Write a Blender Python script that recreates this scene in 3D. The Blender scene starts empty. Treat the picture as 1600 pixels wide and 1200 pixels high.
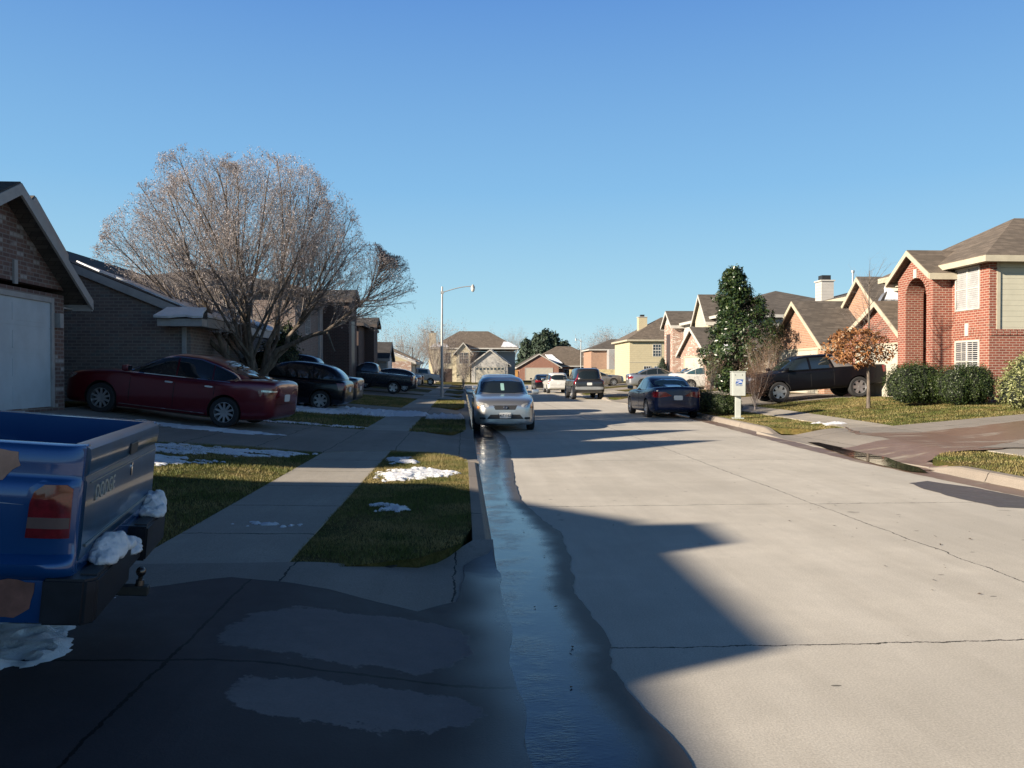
import bpy, bmesh, math, random
import numpy as np
from mathutils import Vector, Matrix, noise
from mathutils.bvhtree import BVHTree
random.seed(7); rng = np.random.default_rng(7)
R_ = math.radians
SC = bpy.context.scene; COL = SC.collection
# ------------------------------------------------------------------ camera maths (survey of the street)
CAMH, FPX, HORY, TH = 1.6, 1250.0, 583.0, R_(3.55)
FW = (math.sin(TH), math.cos(TH)); RT = (math.cos(TH), -math.sin(TH))
def Q(px, D):
    """plan position seen at photo column px, at depth D"""
    xc = (px-800)/FPX*D
    return (RT[0]*xc+FW[0]*D, RT[1]*xc+FW[1]*D)
def G(px, py, z=0.0):
    """plan position of a ground point of height z"""
    return Q(px, FPX*(CAMH-z)/(py-HORY))
# ------------------------------------------------------------------ ground profile
def lerp_tab(t, x):
    if x <= t[0][0]: return t[0][1]
    for (a, b), (c, d) in zip(t, t[1:]):
        if x <= c: return b+(d-b)*(x-a)/(c-a)
    return t[-1][1]
LT = [(-60, 1.0), (-9.0, .88), (-6.2, .5), (-2.46, .19), (-1.33, .165), (0.1, .14)]
RTB = [(7.6, .14), (9.6, .18), (10.8, .21), (15.5, .6), (17, .62), (80, .7)]
KR = [(-30, 7.7), (12, 7.7), (17, 7.75), (21, 8.1), (28, 8.5), (400, 8.5)]
KL = 0.25
def kerb_r(y): return lerp_tab(KR, y)
def H(x, y):
    if x < 2: return lerp_tab(LT, x)
    s = kerb_r(y)-7.7
    return lerp_tab(RTB, x-s if x < 9.6+s else x) if x < 14 else lerp_tab(RTB, x)
def ss(a, b, x):
    t = max(0, min(1, (x-a)/(b-a))); return t*t*(3-2*t)
# ------------------------------------------------------------------ materials
def new_mat(name):
    m = bpy.data.materials.new(name); m.use_nodes = True
    nt = m.node_tree; b = nt.nodes['Principled BSDF']
    return m, nt, b
def N(nt, typ, **kw):
    n = nt.nodes.new(typ)
    for k, v in kw.items():
        if k.startswith('i_'):
            key = k[2:]
            n.inputs[int(key) if key.isdigit() else key].default_value = v
        else: setattr(n, k, v)
    return n
def L(nt, a, b): nt.links.new(a, b)
def math_(nt, op, a, b=None, c=None):
    n = nt.nodes.new('ShaderNodeMath'); n.operation = op
    for i, v in enumerate((a, b, c)):
        if v is None: continue
        if isinstance(v, (int, float)): n.inputs[i].default_value = v
        else: L(nt, v, n.inputs[i])
    return n.outputs[0]
def mixc(nt, f, a, b, mode='MIX'):
    n = nt.nodes.new('ShaderNodeMix'); n.data_type = 'RGBA'; n.blend_type = mode
    for i, v in ((0, f), (6, a), (7, b)):
        if isinstance(v, (int, float)): n.inputs[i].default_value = v
        elif isinstance(v, tuple): n.inputs[i].default_value = (*v, 1) if len(v) == 3 else v
        else: L(nt, v, n.inputs[i])
    return n.outputs[2]
def noise_(nt, scale, detail=4, rough=.6, vec=None, dist=0):
    n = N(nt, 'ShaderNodeTexNoise'); n.inputs['Scale'].default_value = scale; n.inputs['Detail'].default_value = detail
    n.inputs['Roughness'].default_value = rough; n.inputs['Distortion'].default_value = dist
    if vec is not None: L(nt, vec, n.inputs['Vector'])
    return n.outputs['Fac']
def ramp(nt, f, a, b):
    n = N(nt, 'ShaderNodeMapRange'); n.inputs[1].default_value = a; n.inputs[2].default_value = b; n.interpolation_type = 'SMOOTHSTEP'
    L(nt, f, n.inputs[0]); return n.outputs[0]
def bump(nt, b, h, strength=.3, dist=.02):
    n = N(nt, 'ShaderNodeBump'); n.inputs['Strength'].default_value = strength; n.inputs['Distance'].default_value = dist
    L(nt, h, n.inputs['Height']); L(nt, n.outputs[0], b.inputs['Normal'])
def pos(nt): return N(nt, 'ShaderNodeNewGeometry').outputs['Position']
def objc(nt): return N(nt, 'ShaderNodeTexCoord').outputs['Object']
def mul(c, k): return tuple(x*k for x in c)
MATS = {}
def pbr(name, col, rough=.6, metal=0, coat=0, var=.12, vs=3, bs=0, spec=.5):
    if name in MATS: return MATS[name]
    m, nt, b = new_mat(name)
    p = objc(nt)
    f = noise_(nt, vs, 5, .65, p)
    c = mixc(nt, ramp(nt, f, .3, .7), mul(col, 1-var), mul(col, 1+var))
    L(nt, c, b.inputs['Base Color'])
    b.inputs['Roughness'].default_value = rough; b.inputs['Metallic'].default_value = metal
    b.inputs['Coat Weight'].default_value = coat; b.inputs['Coat Roughness'].default_value = .06
    b.inputs['Specular IOR Level'].default_value = spec
    if bs: bump(nt, b, noise_(nt, bs, 4, .6, p), .35, .01)
    MATS[name] = m; return m
def paint(name, col, rough=.3, metal=.4, dirt=.25):
    if name in MATS: return MATS[name]
    m, nt, b = new_mat(name); p = objc(nt)
    sx = N(nt, 'ShaderNodeSeparateXYZ'); L(nt, p, sx.inputs[0])
    low = ramp(nt, sx.outputs[2], .75, .1)
    d = math_(nt, 'MULTIPLY', ramp(nt, noise_(nt, 5, 6, .7, p), .35, .75), math_(nt, 'ADD', math_(nt, 'MULTIPLY', low, .8), .2))
    d = math_(nt, 'MULTIPLY', d, dirt)
    L(nt, mixc(nt, d, col, (.16, .14, .12)), b.inputs['Base Color'])
    L(nt, math_(nt, 'ADD', math_(nt, 'MULTIPLY', d, .8), rough), b.inputs['Roughness'])
    b.inputs['Metallic'].default_value = metal
    b.inputs['Coat Weight'].default_value = .8; b.inputs['Coat Roughness'].default_value = .08
    MATS[name] = m; return m
def wallvec(nt):
    """u,v on any vertical wall from world position and normal"""
    g = N(nt, 'ShaderNodeNewGeometry'); sp = N(nt, 'ShaderNodeSeparateXYZ'); sn = N(nt, 'ShaderNodeSeparateXYZ')
    tc = N(nt, 'ShaderNodeTexCoord')
    L(nt, tc.outputs['Object'], sp.inputs[0]); L(nt, tc.outputs['Normal'], sn.inputs[0])
    side = math_(nt, 'GREATER_THAN', math_(nt, 'ABSOLUTE', sn.outputs[0]), .7)
    u = math_(nt, 'ADD', math_(nt, 'MULTIPLY', sp.outputs[1], side), math_(nt, 'MULTIPLY', sp.outputs[0], math_(nt, 'SUBTRACT', 1, side)))
    cb = N(nt, 'ShaderNodeCombineXYZ'); L(nt, u, cb.inputs[0]); L(nt, sp.outputs[2], cb.inputs[1])
    return cb.outputs[0], u, sp.outputs[2]
def brick(name, c1, c2, mortar, c3=None, bw=.235, rh=.085, scale=1.0, ms=.012):
    if name in MATS: return MATS[name]
    m, nt, b = new_mat(name); v, u, z = wallvec(nt)
    t = N(nt, 'ShaderNodeTexBrick'); L(nt, v, t.inputs['Vector'])
    t.inputs['Scale'].default_value = scale; t.inputs['Brick Width'].default_value = bw; t.inputs['Row Height'].default_value = rh
    t.inputs['Mortar Size'].default_value = ms; t.inputs['Mortar Smooth'].default_value = .2; t.inputs['Bias'].default_value = -.1
    t.inputs['Color1'].default_value = (*c1, 1); t.inputs['Color2'].default_value = (*c2, 1); t.inputs['Mortar'].default_value = (*mortar, 1)
    c = t.outputs['Color']
    if c3:
        # scattered odd bricks
        w = N(nt, 'ShaderNodeTexWhiteNoise'); w.noise_dimensions = '2D'
        row = math_(nt, 'FLOOR', math_(nt, 'DIVIDE', z, rh))
        off = math_(nt, 'MULTIPLY', math_(nt, 'MODULO', row, 2), .5)
        cx = math_(nt, 'FLOOR', math_(nt, 'ADD', math_(nt, 'DIVIDE', u, bw), off))
        cb = N(nt, 'ShaderNodeCombineXYZ'); L(nt, cx, cb.inputs[0]); L(nt, row, cb.inputs[1]); L(nt, cb.outputs[0], w.inputs['Vector'])
        cl = noise_(nt, 1.1, 3, .6, v)
        f = ramp(nt, math_(nt, 'ADD', w.outputs[0], math_(nt, 'MULTIPLY', cl, .5)), 1.02, 1.1)
        f = math_(nt, 'MULTIPLY', f, math_(nt, 'SUBTRACT', 1, t.outputs['Fac']))
        c = mixc(nt, f, c, c3)
    c = mixc(nt, .45, c, mixc(nt, noise_(nt, 2.2, 5, .7, v), (.55, .55, .55), (1.3, 1.3, 1.3)), 'MULTIPLY')
    L(nt, c, b.inputs['Base Color']); b.inputs['Roughness'].default_value = .88
    bump(nt, b, math_(nt, 'SUBTRACT', math_(nt, 'MULTIPLY', noise_(nt, 40, 3, .6, v), .3), t.outputs['Fac']), .5, .008)
    MATS[name] = m; return m
def siding(name, col, lap=.18):
    if name in MATS: return MATS[name]
    m, nt, b = new_mat(name); v, u, z = wallvec(nt)
    fr = math_(nt, 'FRACT', math_(nt, 'DIVIDE', z, lap))
    edge = ramp(nt, fr, .9, 1.0)
    n = noise_(nt, 2, 5, .7, v)
    c = mixc(nt, n, mul(col, .8), mul(col, 1.12))
    c = mixc(nt, edge, c, mul(col, .35))
    L(nt, c, b.inputs['Base Color']); b.inputs['Roughness'].default_value = .7
    bump(nt, b, fr, .6, .02)
    MATS[name] = m; return m
def shingle(name, col):
    if name in MATS: return MATS[name]
    m, nt, b = new_mat(name)
    sp = N(nt, 'ShaderNodeSeparateXYZ'); L(nt, objc(nt), sp.inputs[0])
    cb = N(nt, 'ShaderNodeCombineXYZ'); L(nt, math_(nt, 'ADD', sp.outputs[0], sp.outputs[1]), cb.inputs[0]); L(nt, math_(nt, 'MULTIPLY', sp.outputs[2], 2.2), cb.inputs[1])
    t = N(nt, 'ShaderNodeTexBrick'); L(nt, cb.outputs[0], t.inputs['Vector']); t.inputs['Scale'].default_value = 1
    t.inputs['Brick Width'].default_value = .33; t.inputs['Row Height'].default_value = .15; t.inputs['Mortar Size'].default_value = .008
    t.inputs['Color1'].default_value = (*mul(col, .72), 1); t.inputs['Color2'].default_value = (*mul(col, 1.25), 1); t.inputs['Mortar'].default_value = (*mul(col, .4), 1)
    c = mixc(nt, .5, t.outputs['Color'], mixc(nt, noise_(nt, 1.3, 6, .75, objc(nt)), (.5, .5, .5), (1.4, 1.4, 1.4)), 'MULTIPLY')
    L(nt, c, b.inputs['Base Color']); b.inputs['Roughness'].default_value = .93
    bump(nt, b, t.outputs['Fac'], -.4, .01)
    MATS[name] = m; return m
def glass(name='window glass', col=(.015, .02, .028), rough=.03):
    if name in MATS: return MATS[name]
    m, nt, b = new_mat(name)
    b.inputs['Base Color'].default_value = (*col, 1); b.inputs['Roughness'].default_value = rough
    b.inputs['Specular IOR Level'].default_value = .7; b.inputs['Coat Weight'].default_value = .6; b.inputs['Coat Roughness'].default_value = .02
    MATS[name] = m; return m
def emis_free_light(name, col, rough=.15):
    return pbr(name, col, rough, 0, .7, .15, 30)
def isl(nt): return N(nt, 'ShaderNodeNewGeometry').outputs['Random Per Island']
def leafmat(name, cols, rough=.5, trans=0.25, patch=None):
    """cols: dark, mid, light"""
    if name in MATS: return MATS[name]
    m, nt, b = new_mat(name)
    r = isl(nt)
    c = mixc(nt, ramp(nt, r, 0, .55), cols[0], cols[1]); c = mixc(nt, ramp(nt, r, .6, 1), c, cols[2])
    if patch:
        pn = noise_(nt, patch[0], 5, .7, pos(nt)); c = mixc(nt, ramp(nt, pn, patch[1], patch[2]), c, mixc(nt, r, mul(patch[3], .7), mul(patch[3], 1.3)))
    L(nt, c, b.inputs['Base Color']); b.inputs['Roughness'].default_value = rough
    if trans:
        tr = N(nt, 'ShaderNodeBsdfTranslucent'); L(nt, c, tr.inputs[0])
        mx = N(nt, 'ShaderNodeMixShader'); mx.inputs[0].default_value = trans
        L(nt, b.outputs[0], mx.inputs[1]); L(nt, tr.outputs[0], mx.inputs[2]); L(nt, mx.outputs[0], nt.nodes['Material Output'].inputs[0])
    MATS[name] = m; return m
# ------------------------------------------------------------------ object helpers
def thing(name, label, cat, loc=(0, 0, 0), rz=0, group=None):
    o = bpy.data.objects.new(name, None); COL.objects.link(o); o.location = loc; o.rotation_euler = (0, 0, rz)
    o.empty_display_size = .3
    o['label'] = label; o['category'] = cat
    if group: o['group'] = group
    return o
def tag(o, label, cat, group=None, kind=None):
    o['label'] = label; o['category'] = cat
    if group: o['group'] = group
    if kind: o['kind'] = kind
    return o
def obj(name, bm, mat, parent=None, smooth=False, off=None):
    me = bpy.data.meshes.new(name)
    if isinstance(bm, bmesh.types.BMesh):
        if off is not None: bmesh.ops.translate(bm, verts=bm.verts, vec=-Vector(off))
        bm.to_mesh(me); bm.free()
    else:
        v, f = bm; me.from_pydata(v, [], f)
    for mm in (mat if isinstance(mat, (list, tuple)) else [mat]): me.materials.append(mm)
    if smooth:
        me.polygons.foreach_set('use_smooth', [True]*len(me.polygons))
        try: me.set_sharp_from_angle(angle=R_(38))
        except Exception: pass
    o = bpy.data.objects.new(name, me); COL.objects.link(o)
    if parent: o.parent = parent
    return o
def nmesh(name, verts, faces_n, loops, mat, parent=None, mi=None, smooth=False):
    """fast numpy mesh: verts (n,3); faces_n = verts per face; loops flat indices"""
    me = bpy.data.meshes.new(name); nf = len(loops)//faces_n
    me.vertices.add(len(verts)); me.vertices.foreach_set('co', np.asarray(verts, dtype=np.float32).ravel())
    me.loops.add(len(loops)); me.loops.foreach_set('vertex_index', np.asarray(loops, dtype=np.int32))
    me.polygons.add(nf); me.polygons.foreach_set('loop_start', np.arange(nf, dtype=np.int32)*faces_n)
    if smooth: me.polygons.foreach_set('use_smooth', [True]*nf)
    for mm in (mat if isinstance(mat, (list, tuple)) else [mat]): me.materials.append(mm)
    if mi is not None: me.polygons.foreach_set('material_index', np.asarray(mi, dtype=np.int32))
    me.update(calc_edges=True)
    o = bpy.data.objects.new(name, me); COL.objects.link(o)
    if parent: o.parent = parent
    return o
def box(bm, x0, x1, y0, y1, z0, z1, bev=0):
    r = bmesh.ops.create_cube(bm, size=1)
    for v in r['verts']:
        v.co = Vector(((x0+x1)/2+v.co.x*(x1-x0), (y0+y1)/2+v.co.y*(y1-y0), (z0+z1)/2+v.co.z*(z1-z0)))
    if bev:
        es = list({e for v in r['verts'] for e in v.link_edges})
        bmesh.ops.bevel(bm, geom=es, offset=bev, segments=2, affect='EDGES', profile=.5)
    return bm
def B(): return bmesh.new()
def tube(bm, pts, rad, n=8, cap=True):
    pts = [Vector(p) for p in pts]; rings = []
    rads = rad if isinstance(rad, (list, tuple)) else [rad]*len(pts)
    up = Vector((0, 0, 1))
    for i, p in enumerate(pts):
        d = (pts[min(i+1, len(pts)-1)]-pts[max(i-1, 0)]).normalized()
        a = d.cross(up if abs(d.z) < .95 else Vector((1, 0, 0))).normalized(); b = d.cross(a)
        rings.append([bm.verts.new(p+(a*math.cos(2*math.pi*k/n)+b*math.sin(2*math.pi*k/n))*rads[i]) for k in range(n)])
    for r0, r1 in zip(rings, rings[1:]):
        for k in range(n): bm.faces.new((r0[k], r0[(k+1) % n], r1[(k+1) % n], r1[k]))
    if cap: bm.faces.new(rings[0][::-1]); bm.faces.new(rings[-1])
    return bm
def lathe(bm, prof, n=24, axis='y', off=(0, 0, 0), close=False):
    """prof: (radius, along)"""
    rings = []
    for r, h in prof:
        ring = []
        for k in range(n):
            a = 2*math.pi*k/n; c, s = math.cos(a)*r, math.sin(a)*r
            p = {'y': (c, h, s), 'x': (h, c, s), 'z': (c, s, h)}[axis]
            ring.append(bm.verts.new(Vector(p)+Vector(off)))
        rings.append(ring)
    for r0, r1 in zip(rings, rings[1:]):
        for k in range(n): bm.faces.new((r0[k], r0[(k+1) % n], r1[(k+1) % n], r1[k]))
    if close: bm.faces.new(rings[0][::-1]); bm.faces.new(rings[-1])
    return bm
def prism(bm, poly, h0, h1, axis='z'):
    def f(a, b, c): return {'z': (a, b, c), 'y': (a, c, b), 'x': (c, a, b)}[axis]
    v0 = [bm.verts.new(f(a, b, h0)) for a, b in poly]; v1 = [bm.verts.new(f(a, b, h1)) for a, b in poly]
    n = len(poly)
    bm.faces.new(v0[::-1]); bm.faces.new(v1)
    for i in range(n): bm.faces.new((v0[i], v0[(i+1) % n], v1[(i+1) % n], v1[i]))
    return bm
def fixn(bm): bmesh.ops.recalc_face_normals(bm, faces=bm.faces); return bm
def wobble(poly, step=.15, amp=.04, sc=2.0, seed=0):
    out = []
    n = len(poly)
    for i in range(n):
        a = Vector((*poly[i], 0)); b = Vector((*poly[(i+1) % n], 0)); d = (b-a).length; k = max(1, int(d/step))
        nn = (b-a).normalized() if d > 0 else Vector((1, 0, 0)); pr = Vector((-nn.y, nn.x, 0))
        for j in range(k):
            p = a.lerp(b, j/k)
            w = noise.noise(Vector((p.x*sc, p.y*sc, seed)))*amp+noise.noise(Vector((p.x*sc*4, p.y*sc*4, seed+9)))*amp*.35
            out.append((p.x+pr.x*w, p.y+pr.y*w))
    return out
def chaikin(poly, it=2, closed=True):
    for _ in range(it):
        o = []; n = len(poly)
        for i in range(n if closed else n-1):
            a, b = poly[i], poly[(i+1) % n]
            o += [(a[0]*.75+b[0]*.25, a[1]*.75+b[1]*.25), (a[0]*.25+b[0]*.75, a[1]*.25+b[1]*.75)]
        poly = o
    return poly
def grid_cut(bm, xs, ys):
    for x in xs:
        bmesh.ops.bisect_plane(bm, geom=bm.verts[:]+bm.edges[:]+bm.faces[:], plane_co=(x, 0, 0), plane_no=(1, 0, 0))
    for y in ys:
        bmesh.ops.bisect_plane(bm, geom=bm.verts[:]+bm.edges[:]+bm.faces[:], plane_co=(0, y, 0), plane_no=(0, 1, 0))
def drange(a, b, s):
    n = max(1, int((b-a)/s)); return [a+(b-a)*i/n for i in range(1, n)]
def slab(bm, poly, zf, cuts=None, step=2.0, skirt=.15, yc=None):
    """polygon draped on zf(x,y), with a skirt going down"""
    t = bmesh.new(); f = t.faces.new([t.verts.new((x, y, 0)) for x, y in poly])
    t.normal_update()
    if f.normal.z < 0: f.normal_flip()
    bmesh.ops.triangulate(t, faces=t.faces[:])
    xs = [p[0] for p in poly]; ys = [p[1] for p in poly]
    cx = [c for c in (cuts or []) if min(xs) < c < max(xs)]
    grid_cut(t, sorted(set(cx)), [c for c in yc if min(ys) < c < max(ys)] if yc else drange(min(ys), max(ys), step))
    for v in t.verts: v.co.z = zf(v.co.x, v.co.y)
    if skirt:
        r = bmesh.ops.extrude_edge_only(t, edges=[e for e in t.edges if e.is_boundary])
        for v in [g for g in r['geom'] if isinstance(g, bmesh.types.BMVert)]: v.co.z -= skirt
    me = bpy.data.meshes.new('t'); t.to_mesh(me); t.free(); bm.from_mesh(me); bpy.data.meshes.remove(me)
    return bm
def apply_mods(o):
    dg = bpy.context.evaluated_depsgraph_get(); dg.update()
    me = bpy.data.meshes.new_from_object(o.evaluated_get(dg)); old = o.data; o.modifiers.clear(); o.data = me; bpy.data.meshes.remove(old)
def text_mesh(s, size, depth=.004, font_space=1.0, bold=0):
    cu = bpy.data.curves.new('t', 'FONT'); cu.body = s; cu.size = size; cu.extrude = depth; cu.align_x = 'CENTER'; cu.align_y = 'CENTER'; cu.space_character = font_space; cu.offset = bold
    o = bpy.data.objects.new('t', cu); COL.objects.link(o)
    dg = bpy.context.evaluated_depsgraph_get(); dg.update()
    me = bpy.data.meshes.new_from_object(o.evaluated_get(dg))
    bm = bmesh.new(); bm.from_mesh(me); bpy.data.objects.remove(o); bpy.data.curves.remove(cu); bpy.data.meshes.remove(me)
    return bm
def xf(bm, M): bmesh.ops.transform(bm, matrix=M, verts=bm.verts); return bm
SKY_STR, SUN_STR = 0.10, 11.5
def N_off(nt, p, o):
    mp = N(nt, 'ShaderNodeMapping'); mp.inputs['Location'].default_value = (o, o*1.7, 0); L(nt, p, mp.inputs[0]); return mp.outputs[0]
# ================================================================== camera, sky, sun
cam_d = bpy.data.cameras.new('camera'); cam = bpy.data.objects.new('camera', cam_d); COL.objects.link(cam); SC.camera = cam
cam_d.lens = FPX/1600*36; cam_d.sensor_width = 36; cam_d.clip_end = 3000; cam_d.clip_start = .05
cam.location = (0, 0, CAMH); cam.rotation_euler = (R_(90)-math.atan((600-HORY)/FPX), 0, -TH)
SUN_EL, SUN_AZ = R_(19.5), R_(25)          # light travels along +x turned SUN_AZ towards +y
w = bpy.data.worlds.new('World'); SC.world = w; w.use_nodes = True
nt = w.node_tree; bg = nt.nodes['Background']
sky = nt.nodes.new('ShaderNodeTexSky'); sky.sky_type = 'NISHITA'; sky.sun_disc = False
sky.sun_elevation = SUN_EL; sky.sun_rotation = math.atan2(-math.cos(SUN_AZ), -math.sin(SUN_AZ))
sky.altitude = 0; sky.air_density = 1.0; sky.dust_density = .4; sky.ozone_density = 2.0
tc = nt.nodes.new('ShaderNodeTexCoord'); sz = nt.nodes.new('ShaderNodeSeparateXYZ'); nt.links.new(tc.outputs['Generated'], sz.inputs[0])
cr = nt.nodes.new('ShaderNodeValToRGB'); nt.links.new(sz.outputs[2], cr.inputs[0])
# clear winter afternoon: pale at the horizon, deep blue overhead (values are radiance / SKY_STR)
els = [(0.0, (.60, .83, .91)), (.07, (.43, .735, .885)), (.22, (.25, .54, .86)), (.42, (.13, .33, .74)), (.50, (.06, .17, .45)), (.62, (.012, .035, .11)), (1.0, (.004, .012, .045))]
while len(cr.color_ramp.elements) < len(els): cr.color_ramp.elements.new(.5)
for e, (p_, c_) in zip(cr.color_ramp.elements, els): e.position = p_; e.color = (*c_, 1)
vm = nt.nodes.new('ShaderNodeVectorMath'); vm.operation = 'SCALE'; vm.inputs['Scale'].default_value = 1/SKY_STR; nt.links.new(cr.outputs[0], vm.inputs[0])
mx = nt.nodes.new('ShaderNodeMix'); mx.data_type = 'RGBA'; mx.inputs[0].default_value = .9
nt.links.new(sky.outputs[0], mx.inputs[6]); nt.links.new(vm.outputs[0], mx.inputs[7])
nt.links.new(mx.outputs[2], bg.inputs[0]); bg.inputs[1].default_value = SKY_STR
sl = bpy.data.lights.new('sun', 'SUN'); sl.energy = SUN_STR; sl.angle = R_(.6); sl.color = (1, .87, .70)
so = bpy.data.objects.new('sun', sl); COL.objects.link(so)
trav = Vector((math.cos(SUN_AZ)*math.cos(SUN_EL), math.sin(SUN_AZ)*math.cos(SUN_EL), -math.sin(SUN_EL)))
so.rotation_euler = trav.to_track_quat('-Z', 'Y').to_euler()
SC.view_settings.view_transform = 'Standard'; SC.view_settings.look = 'None'; SC.view_settings.exposure = 0
# ================================================================== ground materials
def concrete(name, col, joints=None, dark=1.0, fleck=0):
    m, nt, b = new_mat(name); p = pos(nt)
    big = noise_(nt, .45, 6, .65, p); med = noise_(nt, 3.1, 6, .7, p); fine = noise_(nt, 90, 3, .7, p)
    c = mixc(nt, ramp(nt, big, .3, .7), mul(col, .84), mul(col, 1.08))
    c = mixc(nt, ramp(nt, med, .25, .75), mixc(nt, .5, c, mul(col, .8)), c)
    c = mixc(nt, .6, c, mixc(nt, ramp(nt, fine, .3, .7), (.72, .72, .72), (1.25, 1.25, 1.25)), 'MULTIPLY')
    # oil spots and stains
    st = ramp(nt, noise_(nt, 1.3, 7, .8, p), .62, .75); c = mixc(nt, math_(nt, 'MULTIPLY', st, .22), c, mul(col, .35))
    mpg = N(nt, 'ShaderNodeMapping'); mpg.inputs['Scale'].default_value = (1.3, .07, 1); L(nt, p, mpg.inputs[0])
    c = mixc(nt, .5, c, mixc(nt, ramp(nt, noise_(nt, 1.6, 5, .7, mpg.outputs[0]), .3, .7), (.84, .83, .82), (1.07, 1.07, 1.08)), 'MULTIPLY')
    o1 = ramp(nt, noise_(nt, 2.7, 3, .5, N_off(nt, p, 3.1)), .70, .76); c = mixc(nt, math_(nt, 'MULTIPLY', o1, .45), c, mul(col, .30))
    h = fine
    if joints:
        sp = N(nt, 'ShaderNodeSeparateXYZ'); L(nt, p, sp.inputs[0])
        wb = math_(nt, 'MULTIPLY', math_(nt, 'SUBTRACT', noise_(nt, 1.7, 6, .75, p), .5), .16)
        cr = None
        for ax, off, per, wd in joints:
            t = math_(nt, 'DIVIDE', math_(nt, 'SUBTRACT', math_(nt, 'ADD', sp.outputs[ax], wb), off), per)
            t = math_(nt, 'MULTIPLY', math_(nt, 'ABSOLUTE', math_(nt, 'SUBTRACT', math_(nt, 'FRACT', math_(nt, 'ADD', t, .5)), .5)), per)
            wv = math_(nt, 'MULTIPLY', math_(nt, 'ADD', noise_(nt, 7, 3, .7, p), -.1), wd*2)
            e = math_(nt, 'LESS_THAN', t, wv)
            cr = e if cr is None else math_(nt, 'MAXIMUM', cr, e)
        c = mixc(nt, cr, c, mul(col, .12)); h = math_(nt, 'SUBTRACT', fine, math_(nt, 'MULTIPLY', cr, 4))
    if fleck:
        v = N(nt, 'ShaderNodeTexVoronoi'); v.inputs['Scale'].default_value = 2.6; L(nt, p, v.inputs['Vector'])
        sp2 = N(nt, 'ShaderNodeMapping'); sp2.inputs['Scale'].default_value = (1, 2.6, 1); L(nt, p, sp2.inputs[0])
        L(nt, sp2.outputs[0], v.inputs['Vector'])
        near = math_(nt, 'LESS_THAN', v.outputs['Distance'], .075)
        wsel = N(nt, 'ShaderNodeSeparateColor'); L(nt, v.outputs['Color'], wsel.inputs[0])
        near = math_(nt, 'MULTIPLY', near, math_(nt, 'GREATER_THAN', math_(nt, 'ADD', wsel.outputs[0], math_(nt, 'MULTIPLY', noise_(nt, .5, 3, .6, p), .5)), 1.02))
        c = mixc(nt, near, c, mul(col, .25))
    L(nt, c, b.inputs['Base Color']); L(nt, math_(nt, 'ADD', .78, math_(nt, 'MULTIPLY', med, .15)), b.inputs['Roughness'])
    b.inputs['Specular IOR Level'].default_value = .25
    bump(nt, b, h, .25, .006)
    return m
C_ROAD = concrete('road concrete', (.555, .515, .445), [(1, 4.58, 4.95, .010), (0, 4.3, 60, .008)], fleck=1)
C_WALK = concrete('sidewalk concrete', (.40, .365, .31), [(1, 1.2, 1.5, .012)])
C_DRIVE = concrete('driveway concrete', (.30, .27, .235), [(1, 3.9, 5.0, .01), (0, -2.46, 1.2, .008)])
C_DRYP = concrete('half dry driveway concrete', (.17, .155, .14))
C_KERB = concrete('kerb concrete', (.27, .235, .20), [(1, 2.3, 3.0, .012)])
def wetmat(name, base, r0, r1, ripple=.0, rs=9, spec=.5, stream=False, rmin=.35, rmax=.65):
    m, nt, b = new_mat(name); p = pos(nt)
    n = noise_(nt, 1.6, 6, .65, p); fine = noise_(nt, 70, 3, .7, p)
    c = mixc(nt, ramp(nt, n, .3, .7), mul(base, .7), mul(base, 1.2)); c = mixc(nt, .4, c, mixc(nt, fine, (.6, .6, .6), (1.3, 1.3, 1.3)), 'MULTIPLY')
    L(nt, c, b.inputs['Base Color'])
    rr = ramp(nt, n, rmin, rmax)
    L(nt, math_(nt, 'ADD', math_(nt, 'MULTIPLY', rr, r1-r0), r0), b.inputs['Roughness'])
    b.inputs['Specular IOR Level'].default_value = spec
    if ripple:
        mp = N(nt, 'ShaderNodeMapping'); mp.inputs['Scale'].default_value = (1.0, 3.2, 1); L(nt, p, mp.inputs[0])
        a = noise_(nt, rs, 4, .6, mp.outputs[0], 1.2); bg2 = noise_(nt, rs*.22, 2, .5, mp.outputs[0])
        bump(nt, b, math_(nt, 'MULTIPLY', a, ramp(nt, bg2, .3, .62)), ripple, .012)
    else: bump(nt, b, fine, .15, .004)
    return m
M_DAMP = wetmat('damp concrete', (.085, .075, .068), .35, .6, spec=.4)
M_WATER = wetmat('running water', (.010, .013, .019), .03, .12, ripple=.14, rs=18, spec=.5)
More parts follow.
